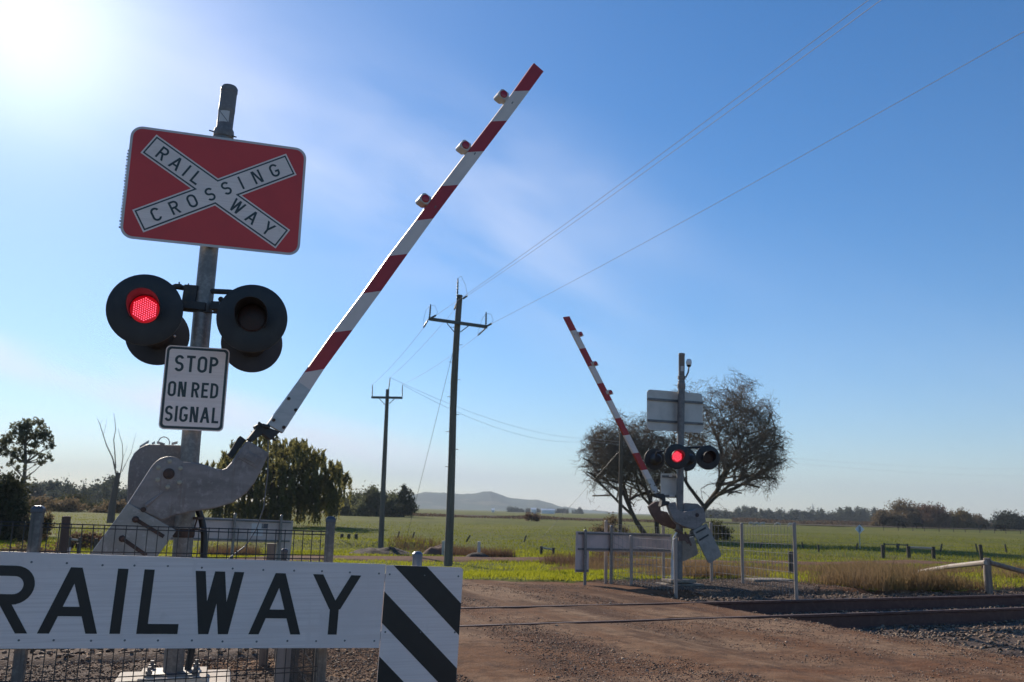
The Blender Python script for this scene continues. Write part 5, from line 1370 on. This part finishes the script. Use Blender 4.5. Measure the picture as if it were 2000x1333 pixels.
limb([(206, 866), (202, 850), (207, 830), (208, 820)], .03, .01, 1); limb([(240, 895), (246, 880), (250, 868)], .025, .008, 1); limb([(199, 843), (196, 830), (200, 820)], .015, .008, 1)
V, T = seg_mesh(segs); np_mesh('trunk', V, T, mat('dead_bark', (.13, .10, .082), .9), root)
# eucalyptus at far left
def leafy_tree(name, label, foot, trunk_px, clumps, nleaf, leaf, lm, group=None, trunk_r=.2, seed=1, Y=50, aspect=1.6, branch=True, hang=0.0):
    """clumps = [(px, py, depth offset, radius m)] crown clumps joined to the trunk by limbs"""
    g = random.Random(seed); G = np.random.default_rng(seed); root = thing(name, label, 'tree', foot, group)
    tp = [at(x, y, Y) for x, y in trunk_px]; segs = []
    n = len(tp) - 1
    for i in range(n): segs.append((tp[i], tp[i + 1], trunk_r * (1 - .5 * i / n), trunk_r * (1 - .5 * (i + 1) / n), 0))
    C = []
    tot = sum(c[3] ** 2.2 for c in clumps)
    for px, py, dy, r in clumps:
        c = at(px, py, Y); c.y += dy
        if branch:
            # nearest trunk node below the clump
            cand = [q for q in tp if q.z < c.z - .2] or [tp[0]]; s = cand[-1]; mid = s.lerp(c, .55) + Vector((g.gauss(0, .15), g.gauss(0, .15), -.12 * (c - s).length * .5))
            segs.append((s, mid, trunk_r * .32, trunk_r * .22, 2)); segs.append((mid, c, trunk_r * .22, trunk_r * .08, 2))
            for k in range(4):
                e = c + Vector((g.gauss(0, r * .6), g.gauss(0, r * .6), g.gauss(0, r * .45))); segs.append((mid.lerp(c, .6), e, trunk_r * .10, trunk_r * .03, 4))
        m_ = max(30, int(nleaf * r ** 2.2 / tot)); ns = max(4, int(5 + r * 5))
        sub = G.normal(size=(ns, 3)); sub /= np.linalg.norm(sub, axis=1, keepdims=True); sub *= (r * (.35 + .6 * G.random((ns, 1)))); sub[:, 2] *= .75
        idx = G.integers(0, ns, m_); pts = sub[idx] + G.normal(scale=r * .20, size=(m_, 3)); C.append(pts + np.array(c))
    C = np.concatenate(C); V, Fq = leaf_quads(C, np.full(len(C), leaf), G, aspect, hang)
    np_mesh('crown', V, Fq, lm, root)
    V, T = seg_mesh(segs); np_mesh('trunk', V, T, BARKP if name == 'gum_tree' else BARK, root, smooth=True)
    return root
GUM = leafmat('gum_leaf', (.10, .105, .065), (.15, .15, .10), .5)
fe = gpt(47, 1030, 48)
leafy_tree('gum_tree', 'slender gum tree with an open rounded crown at the left edge', fe, [(48, 1032), (48, 960), (47, 935), (50, 905), (49, 870), (52, 845)],
    [(62, 826, 0, .55), (45, 832, .2, .5), (30, 838, 0, .5), (78, 845, .1, .55), (90, 856, 0, .4), (18, 858, -.2, .45), (60, 850, -.3, .6), (40, 858, .3, .5), (6, 868, 0, .45), (75, 868, -.2, .4), (96, 868, 0, .28), (30, 876, .2, .4), (14, 886, 0, .3), (60, 885, 0, .32), (82, 888, .2, .32), (96, 893, 0, .28), (44, 890, -.2, .28), (18, 904, 0, .28), (84, 904, 0, .22), (34, 914, 0, .18), (100, 872, 0, .2), (72, 905, .1, .2), (8, 878, 0, .3), (27, 893, 0, .25)],
    2600, .10, GUM, None, .12, 3, 48, 2.0, hang=.3)
# dark bush below it
def bush(name, label, foot, w, h, n, leaf, lm, seed, group=None, cat='bush', d=None, lobes=14, stems=5, mesh_only=False):
    G = np.random.default_rng(seed); root = thing(name, label, cat, foot, group)
    d = d or w
    lob = G.normal(size=(lobes, 3)); lob /= np.linalg.norm(lob, axis=1, keepdims=True); lob[:, 2] = np.abs(lob[:, 2]); rad = .45 + .5 * G.random((lobes, 1)) ** .6; lob *= rad
    idx = G.integers(0, lobes, n); P = lob[idx] + G.normal(scale=.15, size=(n, 3)); 
    P = P[(P[:, 2] > -.02)]; 
    C = P * np.array([w / 2, d / 2, h * .92]) + np.array(foot)
    V, Fq = leaf_quads(C, np.full(len(C), leaf), G, 1.5); np_mesh('crown', V, Fq, lm, root)
    segs = []; f = Vector(foot)
    for k in range(stems):
        e = f + Vector((G.normal() * w * .22, G.normal() * d * .22, h * .6)); segs.append((f - UP * .1, f.lerp(e, .5) + Vector((G.normal() * .05 * w, 0, 0)), .012 * h + .02, .008 * h + .015, 2)); segs.append((f.lerp(e, .5), e, .008 * h + .015, .01, 3))
    V, T = seg_mesh(segs); np_mesh('trunk' if cat == 'tree' else 'stem', V, T, BARK, root)
    return root
DKG = leafmat('dark_bush_leaf', (.045, .048, .024), (.075, .068, .034), .3)
BRG = leafmat('brown_bush_leaf', (.13, .095, .055), (.10, .088, .045), .4)
RDB = leafmat('reddish_bush_leaf', (.11, .065, .045), (.15, .095, .06), .35)
OLV = leafmat('olive_leaf', (.055, .055, .024), (.085, .075, .03), .35)
PINEG = leafmat('pine_dark_leaf', (.022, .030, .020), (.035, .042, .026), .2)
CLG = leafmat('clump_leaf', (.085, .092, .045), (.13, .125, .06), .45)
FARG = leafmat('far_tree_leaf', (.055, .065, .045), (.075, .08, .055), .35, scale=.3)
GOLD = leafmat('autumn_leaf', (.13, .095, .04), (.09, .07, .035), .35)
b = gpt(-8, 1042, 38); bush('bush', 'big dark green bush at the left edge below the gum tree', b, 3.4, at(0, 937, 38).z - b.z, 9000, .11, DKG, 4)
b = gpt(70, 1040, 37); bush('bush', 'brown bush beside the big dark bush at the left', b, 1.3, 1.35, 2600, .09, BRG, 5)
b = gpt(30, 1060, 22); bush('bush', 'tangled brown scrub behind the left mesh fence', b, 2.6, .75, 3500, .05, BRG, 6, d=1.2)
b = gpt(105, 1070, 20); bush('bush', 'low reddish scrub around the dark stump post', b, 1.4, .65, 2200, .045, RDB, 16, d=1)
b = gpt(165, 1062, 32); bush('bush', 'low dark scrub bank left of the grey counterweight', b, 2.2, .6, 2500, .06, RDB, 17, d=1.2)
for i, (x, Y, w_, h_) in enumerate(((95, 120, 9, 3.4), (130, 130, 6, 4.6), (172, 125, 8, 3.0), (205, 130, 7, 2.8), (240, 120, 8, 3.2))):
    b = gpt(x, 1000, Y); bush('bush', ('brown hedge bush on the far side of the left paddock' if i != 1 else 'tall dark hedge bush in the far hedge of the left paddock'), b, w_, h_ * .55, 2600, .22, OLV if i % 4 else BRG, 30 + i, 'far hedge at the left')
# willow
YW = 74.0; fw = gpt(540, 1026, YW)
def willow(label, foot, Y, seed):
    g = random.Random(seed); G = np.random.default_rng(seed); root = thing('willow_tree', label, 'tree', foot)
    segs = []; C = []; S = []
    cl = []
    for px, py, r in ((430, 900, 26), (455, 880, 34), (490, 870, 40), (528, 866, 44), (565, 872, 42), (600, 880, 40), (632, 892, 34), (655, 900, 24), (470, 915, 40), (520, 905, 46), (575, 910, 46), (625, 925, 38), (440, 930, 30), (600, 945, 44), (550, 950, 46), (495, 950, 44), (445, 965, 34), (625, 965, 28), (580, 975, 40), (520, 985, 40), (470, 990, 34), (652, 930, 18)):
        for k in range(3): cl.append((536 + (px - 540) * 1.0 + g.uniform(-13, 13), py + 22 * max(0, abs(px - 540) / 115 - .35) ** 2 * 2 + g.uniform(-12, 12), r * .9))
    base = foot
    for k in range(7):
        a = g.uniform(-1, 1); b = at(540 + a * 70, 930 + abs(a) * 10 + g.uniform(-10, 10), Y); b.y += g.uniform(-2, 2)
        m_ = base.lerp(b, .5) + Vector((g.uniform(-.4, .4), 0, -.2)); segs += [(base - UP * .2 + Vector((a * .6, 0, 0)), m_, .24, .17, 1), (m_, b, .17, .10, 1)]
        for j in range(6):
            c = cl[g.randrange(len(cl))]; e = at(c[0], c[1], Y); e.y += g.uniform(-3, 3); mm = b.lerp(e, .5) + UP * .3; segs += [(b, mm, .06, .04, 3), (mm, e, .04, .015, 3)]
    for px, py, r in cl:
        c = at(px, py, Y); c.y += g.uniform(-3.4, 3.4); rm = r * Y / F_PX
        for s in range(14):
            a = g.uniform(0, 6.283); q = rm * math.sqrt(g.random()) * .75; p = c + Vector((q * math.cos(a), q * math.sin(a), g.uniform(-.2, .35)))
            L = g.uniform(.7, 2.9) * (1.0 if py > 880 else .9); n = int(L * 11); sx = g.gauss(0, .10); sy = g.gauss(0, .10)
            for k in range(n):
                t = k / n; C.append((p.x + sx * L * t + g.gauss(0, .05), p.y + sy * L * t + g.gauss(0, .05), p.z - L * t * t * .35 - L * t * .65)); S.append(.19 * (1.1 - .4 * t))
    C = np.array(C); keep = C[:, 2] > foot.z + .25; C = C[keep]; S = np.array(S)[keep]
    V, Fq = leaf_quads(C, S, G, 2.8, .75); np_mesh('crown', V, Fq, leafmat('willow_leaf', (.135, .125, .044), (.065, .066, .025), .5, scale=.9), root)
    V, T = seg_mesh(segs); np_mesh('trunk', V, T, BARK, root, smooth=True)
willow('large drooping willow tree behind the grey casting of the near mast', fw, YW, 12)
# clump beyond the paddock: separate trees
for i, (px, w_, top, lab) in enumerate(((662, 30, 968, 'small rounded tree between the willow and the tree clump'), (690, 52, 958, 'left dome of the dense tree clump behind the shorter power pole'), (722, 58, 954, 'middle dome of the dense tree clump, tallest of the domes'), (752, 44, 958, 'right dome of the dense tree clump behind the shorter power pole'), (772, 34, 968, 'low tree joining the dense clump to the open tree on its right'))):
    Y = 165 + (i % 2) * 8; f_ = gpt(px, 1008, Y); bush('round_tree', lab, f_, w_ * Y / F_PX * 1.25, at(px, top, Y).z - f_.z, 9000, .30, CLG, 50 + i, 'tree clump beyond the paddock', 'tree', lobes=26)
Y = 160; f_ = gpt(790, 1010, Y)
leafy_tree('open_tree', 'open crowned tree with a separate top tuft at the right end of the tree clump', f_, [(788, 1010), (788, 985), (789, 968)], [(790, 958, 0, 1.2), (797, 966, .5, .9), (783, 966, 0, .9), (790, 975, 0, 1.0), (802, 976, 0, .9), (778, 980, 0, 1.0), (800, 990, 0, 1.3), (785, 992, 1, 1.5), (808, 996, 0, .9), (792, 1001, 0, 1.4), (775, 998, 0, 1.3)], 3600, .24, leafmat('open_leaf', (.036, .045, .022), (.055, .062, .03), .3), None, .16, 9, Y, branch=False)
b = gpt(1037.5, 1017, 150); bush('bush', 'lone reddish brown bush in front of the far hills', b, 2.5, 1.55, 1500, .14, RDB, 61)
b = gpt(1190, 1030, 70); bush('bush', 'brown scrub at the foot of the smaller leafless tree', b, 3.2, 1.5, 2600, .10, BRG, 62)
b = gpt(1400, 1040, 66); bush('bush', 'dark scrub at the foot of the big leafless tree', b, 2.6, 1.7, 2600, .10, OLV, 63)
# trees on the right skyline
Y = 235
for i, (px, py, w_, top, lm, lab) in enumerate(((1735, 1028, 46, 1000, BRG, 'low brown tree at the left end of the right hand tree group'), (1770, 1029, 78, 981, BRG, 'broad brown bushy tree in the right hand group, widest of them'), (1800, 1030, 56, 984, RDB, 'reddish bushy tree beside the broad brown tree'), (1822, 1030, 56, 988, RDB, 'rusty tree at the right end of the first bushy group'), (1876, 1031, 40, 994, GOLD, 'golden brown small tree standing alone between the groups'), (1905, 1032, 50, 1006, BRG, 'low brown scrub tree before the dark evergreen'), (1978, 1034, 64, 998, PINEG, 'dark dense evergreen tree near the right edge'))):
    f_ = gpt(px, py, Y + (i % 3) * 6); bush('bushy_tree', lab, f_, w_ * Y / F_PX * 1.25, at(px, top, Y).z - f_.z, 9000, .34, lm, 70 + i, 'bushy trees on the right', 'tree', lobes=24)
# distant tree line, copied from three source trees
protos = []
for i in range(4):
    f_ = Vector((0, 0, 0)); r_ = bush('distant_tree', 'dark distant tree in the tree line on the horizon', f_, 12 + 3 * (i % 2), 9, 2200, .8, FARG, 90 + i, 'distant tree line', 'tree', lobes=9 + i * 3, stems=3); protos.append(r_)
g = random.Random(31); spots = []
for x in np.arange(1375, 1720, 9.5): spots.append((x, 560, g.uniform(.5, .95)))
for x in np.arange(1840, 2140, 15): spots.append((x, 640, g.uniform(.4, .8)))
for x in np.arange(55, 345, 13): spots.append((x, 265, g.uniform(.42, .82)))
for x in np.arange(-260, 40, 16): spots.append((x, 270, g.uniform(.6, .9)))
for x in np.arange(1000, 1140, 10): spots.append((x, 900, g.uniform(.4, .7)))
for i, (x, Y, s) in enumerate(spots):
    src = protos[i % 4]; f_ = gpt(x + g.uniform(-4, 4), 1000, Y + g.uniform(-15, 15)); f_.z -= .3
    if i < 4: o = src
    else:
        o = src.copy(); COL.objects.link(o)
        for ch in list(src.children): c = ch.copy(); COL.objects.link(c); c.parent = o
    o.location = f_; k = s * (1.0 if Y < 600 else 1.1); o.scale = (k * g.uniform(.8, 1.3), k, k * g.uniform(.8, 1.15)); o.rotation_euler = (0, 0, g.uniform(0, 6.28))
    if x in (0,): pass
for x, Y, w_, h_, lab in ((133, 240, 7, 7.2, 'flat topped tall tree in the left tree line'), (160, 240, 6, 6.6, 'second flat topped tree beside the tall one in the left tree line'), (212, 230, 6, 8.4, 'tree whose top rises behind the dead tree')):
    f_ = gpt(x, 975, Y); bush('distant_tree', lab, f_, w_, h_, 900, .4, FARG, int(x), 'taller trees of the left tree line', 'tree')
# brown scrub belts at the field edges (one uncountable mass)
def belt(name, xs, Y, hmin, hmax, n, leaf, lm, seed):
    G = np.random.default_rng(seed); C = []
    for k in range(n):
        x = G.uniform(*xs); p = at(x, 1000, Y + G.normal() * 6); z = gz(p.x, p.y); h = hmin + (hmax - hmin) * max(0, .5 + 1.2 * nse(p.x, 0, .08)); C.append((p.x, p.y, z + h * G.random() ** .8))
    C = np.array(C); V, Fq = leaf_quads(C, np.full(n, leaf), G, 1.4); return np_mesh(name, V, Fq, lm, kind='stuff')
SCR = leafmat('scrub_brown', (.10, .070, .048), (.13, .10, .06), .3, scale=.15)
belt('scrub_belt', (1430, 2060), 258, .4, 1.5, 9000, .4, SCR, 1)
belt('scrub_belt', (650, 1300), 196, .15, .6, 5000, .35, SCR, 2)
belt('scrub_belt', (-100, 360), 150, .3, 1.0, 5000, .3, SCR, 3)

# grass and dry grass blades (uncountable)
def blades(name, pts, h, wd, m, seed, lean=.35):
    G = np.random.default_rng(seed); P = np.asarray(pts); n = len(P); h = np.asarray(h).reshape(-1)
    a = G.uniform(0, 6.2832, n); w = wd * (.6 + .8 * G.random(n)); dx, dy = np.cos(a) * w / 2, np.sin(a) * w / 2
    la = G.uniform(0, 6.2832, n); ll = h * lean * G.random(n); hz = h * (.7 + .5 * G.random(n))
    b0 = P + np.stack([dx, dy, np.zeros(n)], 1); b1 = P - np.stack([dx, dy, np.zeros(n)], 1)
    m0 = P + np.stack([np.cos(la) * ll * .35 + dx * .7, np.sin(la) * ll * .35 + dy * .7, hz * .55], 1); m1 = P + np.stack([np.cos(la) * ll * .35 - dx * .7, np.sin(la) * ll * .35 - dy * .7, hz * .55], 1)
    t = P + np.stack([np.cos(la) * ll, np.sin(la) * ll, hz], 1)
    V = np.stack([b0, b1, m1, m0, t], 1).reshape(-1, 3); o = np.arange(n)[:, None] * 5
    Fq = np.concatenate([o + np.array([[0, 1, 2]]), o + np.array([[0, 2, 3]]), o + np.array([[3, 2, 4]])], 0)
    return np_mesh(name, V, Fq, m, kind='stuff')
GRASSM = mat('verge_grass_blade', (.16, .185, .018), .7, 0, [(.5, (.25, .23, .04), .45, .62), (2.2, (.09, .12, .014), .5, .68)], None, .06, None, (.45, (.42, .43, .03)))
PASTM = mat('pasture_grass_blade', (.115, .135, .020), .8, 0, [(.25, (.16, .155, .035), .42, .62), (1.5, (.08, .095, .018), .5, .7)], None, .04, None, (.4, (.26, .27, .03)))
DRYM = mat('dry_grass_blade', (.23, .14, .08), .8, 0, [(.35, (.16, .135, .055), .44, .60), (.8, (.32, .22, .13), .5, .66), (2.5, (.11, .072, .042), .5, .7)], None, .06, None, (.35, (.30, .20, .10)))
g = random.Random(77)
pts = []; hs = []
def ontrack(x, y):
    pth = [(-6.5, 16.5), (-8.0, 20), (-8.3, 25), (-6.0, 29.5), (-2, 31.3), (3, 32), (9, 34), (18, 39)]
    for (a, b), (c, d) in zip(pth, pth[1:]):
        t = max(0, min(1, ((x - a) * (c - a) + (y - b) * (d - b)) / ((c - a) ** 2 + (d - b) ** 2))); q = math.hypot(x - a - t * (c - a), y - b - t * (d - b))
        if q < 1.0 + .4 * nse(x, y, .7): return True
    return False
while len(pts) < 135000:
    Y = 16.5 + 24 * g.random() ** 1.5; X = g.uniform(-.62, .18) * Y if g.random() < .72 else g.uniform(.1, .64) * Y
    u, v = uv(X, Y)
    if v < ve(max(min(u, 20), -20)) - .05 or ontrack(X, Y): continue
    dn_ = nse(X, Y, .9); 
    if g.random() > .75 + dn_ * .8: continue
    pts.append((X, Y, gz(X, Y) - .01)); hs.append((.055 + .075 * max(0, dn_ + .3)) * (1.0 if v - ve(u) > .6 else .6))
blades('verge_grass', pts, np.array(hs), .014, GRASSM, 5, .8)
pts = []; hs = []
while len(pts) < 60000:
    Y = 30 + 75 * g.random() ** 1.6; X = g.uniform(-.62, .62) * Y
    if ontrack(X, Y): continue
    if g.random() > .7 + nse(X, Y, .3): continue
    pts.append((X, Y, gz(X, Y) - .01)); hs.append(.10 + .06 * nse(X, Y, .5) + (.10 if g.random() < .03 else 0))
blades('pasture_grass', pts, np.array(hs), .036, PASTM, 6)
pts = []; hs = []
while len(pts) < 36000:
    Y = g.uniform(16.5, 46) if g.random() < .5 else g.uniform(16.5, 28); px = g.uniform(1085, 2120); X = (px - 1000) / F_PX * Y
    u, v = uv(X, Y)
    if v < ve(max(min(u, 20), -20)) + (.15 if u < 4.5 else -.25) and u < 21: continue
    n1 = nse(X, Y, .32, 4) + .4 * nse(X, Y, 1.1, 2)
    k = 1 - smooth01((Y + 9 * nse(X, Y, .22, 9) - (19.5 if X > 6 else 23)) / 10.0) * .95; k *= max(0, .42 + n1 * 1.5)
    if X < 4.2 and Y < 21: k *= .25 + .75 * smooth01((X - 1.2) / 1.5)
    if v - ve(min(u, 20)) < 2.2 and u > 3.5: k = max(k, .10 + .8 * smooth01(n1 * 2.2 + .35))
    if g.random() > k: continue
    pts.append((X, Y, gz(X, Y) - .02)); hs.append((.17 + .26 * max(-.4, n1)) * (1.2 if u > 4 and v - ve(min(u, 20)) < 2.5 else .9) * g.uniform(.5, 1.5))
blades('dry_grass', pts, np.array(hs), .012, DRYM, 7, .9)
pts = []; hs = []
while len(pts) < 9000:
    cx_, cy_, r_ = ((-2.7, 36.5, 2.0), (-.4, 33.6, .7), (5.2, 37, 1.8), (2.5, 30, 1.4), (-1.5, 34.5, 1.0), (-9, 30, 1.0))[g.randrange(6)]
    a = g.uniform(0, 6.283); q = r_ * math.sqrt(g.random()); X, Y = cx_ + q * math.cos(a), cy_ + q * math.sin(a); pts.append((X, Y, gz(X, Y) - .02)); hs.append(.22 + .2 * g.random())
blades('dry_grass', pts, np.array(hs), .014, mat('dead_weed', (.15, .095, .06), .8, 0, [(2, (.10, .06, .04), .45, .65)], None, .2, None, (.3, (.2, .12, .07))), 8, .6)

# ------------------------------------------------------------------ animals far off
def beast(name, label, cat, foot, L, hgt, m, ang, graze, group):
    root = bpy.data.objects.new(name, bpy.data.meshes.new(name)); COL.objects.link(root); root.location = foot; root.rotation_euler = (0, 0, ang); tag(root, label, cat, group); ORG[root.name] = foot
    h = hgt; leg = h * .46; by = h * .72
    V = [(-.05 * L, 0, by), (.20 * L, 0, by), (.38 * L, 0, by * 1.0), (-.28 * L, 0, by * 1.02), (-.45 * L, 0, by * 1.0)]
    E = [(0, 1), (1, 2), (0, 3), (3, 4)]; Rd = [.24 * h, .25 * h, .19 * h, .24 * h, .15 * h]
    def add(p, r, par): V.append(p); Rd.append(r); E.append((par, len(V) - 1)); return len(V) - 1
    n1 = add((.50 * L, 0, by * (1.10 if not graze else .80)), .13 * h, 2); n2 = add((.60 * L, 0, by * (1.22 if not graze else .40)), .11 * h, n1); add((.72 * L, 0, by * (1.10 if not graze else .20)), .065 * h, n2)
    for sy in (-1, 1):
        k = add((.30 * L, sy * .13 * h, leg), .075 * h, 2); k = add((.31 * L, sy * .13 * h, leg * .5), .045 * h, k); add((.31 * L, sy * .13 * h, .02), .045 * h, k)
        k = add((-.36 * L, sy * .13 * h, leg), .10 * h, 3); k = add((-.43 * L, sy * .13 * h, leg * .52), .05 * h, k); add((-.40 * L, sy * .13 * h, .02), .045 * h, k)
    k = add((-.50 * L, 0, by * .95), .03 * h, 4); add((-.52 * L, 0, by * .5), .025 * h, k)
    me = root.data; me.from_pydata(V, E, []); me.materials.append(m); me.update()
    sk = root.modifiers.new('skin', 'SKIN'); 
    if not me.skin_vertices: 
        bm_ = bmesh.new(); bm_.from_mesh(me); bm_.verts.layers.skin.verify(); bm_.to_mesh(me); bm_.free()
    for i, sv in enumerate(me.skin_vertices[0].data): sv.radius = (Rd[i], Rd[i]); sv.use_root = (i == 0)
    ss = root.modifiers.new('smooth', 'SUBSURF'); ss.levels = 1; ss.render_levels = 1
    return root
COWM = mat('black_hide', (.010, .009, .008), 1.0, 0, None, None, .02); SHM = mat('sheep_wool', (.42, .38, .33), .95)
for px, Y, a, gr in ((1760, 195, .3, True), (1795, 200, 2.8, False), (1920, 205, 3.4, True), (1950, 195, .1, True), (1962, 198, 1.0, True)):
    beast('cow', 'black cow grazing in the paddock below the right hand trees', 'cow', gpt(px, 1030, Y), 1.7, 1.35, COWM, a, gr, 'black cattle')
for px, Y, a, gr in ((1467, 165, .2, True), (1478, 160, 2.5, True), (1489, 163, .4, False), (1519, 168, 3.0, True), (1544, 166, .1, True)):
    beast('sheep', 'pale sheep grazing far off right of the big leafless tree', 'sheep', gpt(px, 1026, Y), 1.0, .80, SHM, a, gr, 'sheep')
# farm sheds
SHED = mat('white_shed_wall', (.75, .74, .70), .6); SHR = mat('pale_shed_roof', (.80, .80, .78), .4, .2)
for px, Y, w_, h_, lab in ((1042, 620, 3.6, 2.6, 'small white farm shed far away beside the reddish bush'), (1070, 640, 9.5, 2.4, 'long low white farm shed far away below the hills'), (963, 640, 2.0, 1.6, 'tiny white farm shed far away under the highest hill'), (1040, 680, 2.5, 2.0, 'small pale shed just behind the white farm shed')):
    f_ = gpt(px, 1000, Y); root = thing('farm_shed', lab, 'shed', f_, 'farm sheds')
    mb = MB(); mb.box(f_ + UP * (h_ / 2), (w_ / 2, 0, 0), (0, 3, 0), UP * (h_ / 2)); mb.build('wall', SHED, root)
    mb = MB(); V = [f_ + Vector((sx * w_ * .53, sy * 3.2, h_)) for sx in (-1, 1) for sy in (-1, 1)] + [f_ + Vector((sx * w_ * .53, 0, h_ + 1.1)) for sx in (-1, 1)]
    mb._add(V, [(0, 2, 5, 4), (3, 1, 4, 5), (0, 4, 1), (2, 3, 5), (0, 1, 3, 2)]); mb.build('roof', SHR, root)
# distant lattice pylons
PYM = mat('pylon_steel', (.40, .42, .44), .5, .3)
for px, top, Y, lab in ((1588, 983, 900, 'faint lattice power pylon rising over the distant tree line'), (1942, 995, 950, 'faint lattice power pylon just left of the dark evergreen')):
    f_ = gpt(px, 1005, Y); H = at(px, top, Y).z - f_.z; mb = MB()
    for sx in (-1, 1):
        for sy in (-1, 1): mb.tube([f_ + Vector((sx * 1.6, sy * 1.6, 0)), f_ + Vector((sx * .3, sy * .3, H * .75)), f_ + UP * H], .16, 4)
    for k in range(5):
        z0, z1 = H * .15 * k, H * .15 * (k + 1); w0, w1 = 1.6 - 1.3 * z0 / (H * .75), 1.6 - 1.3 * z1 / (H * .75)
        for s in (-1, 1): mb.tube([f_ + Vector((s * w0, -w0, z0)), f_ + Vector((-s * w1, -w1, z1))], .09, 4)
    for z in (.78, .9): mb.tube([f_ + Vector((-2.2, 0, H * z)), f_ + Vector((2.2, 0, H * z))], .12, 4)
    mb.build('power_pylon', PYM, None, tagargs=(lab, 'pylon', 'pylons'), origin=f_)

# ------------------------------------------------------------------ air
HAZE = 0.00025
if HAZE:
    me = bpy.data.meshes.new('haze'); bx = [(-3600, 3600), (-1200, 5200), (-5, 190)]
    V = [(x, y, z) for z in bx[2] for y in bx[1] for x in bx[0]]
    me.from_pydata(V, [], [(0, 2, 3, 1), (4, 5, 7, 6), (0, 1, 5, 4), (2, 6, 7, 3), (0, 4, 6, 2), (1, 3, 7, 5)])
    hz = bpy.data.objects.new('haze', me); COL.objects.link(hz); hz['kind'] = 'stuff'
    hm = bpy.data.materials.new('haze'); hm.use_nodes = True; t = hm.node_tree; t.nodes.clear()
    pv = t.nodes.new('ShaderNodeVolumePrincipled'); pv.inputs['Color'].default_value = (.82, .92, 1, 1); pv.inputs['Density'].default_value = HAZE
    ou = t.nodes.new('ShaderNodeOutputMaterial'); t.links.new(pv.outputs[0], ou.inputs['Volume']); me.materials.append(hm)
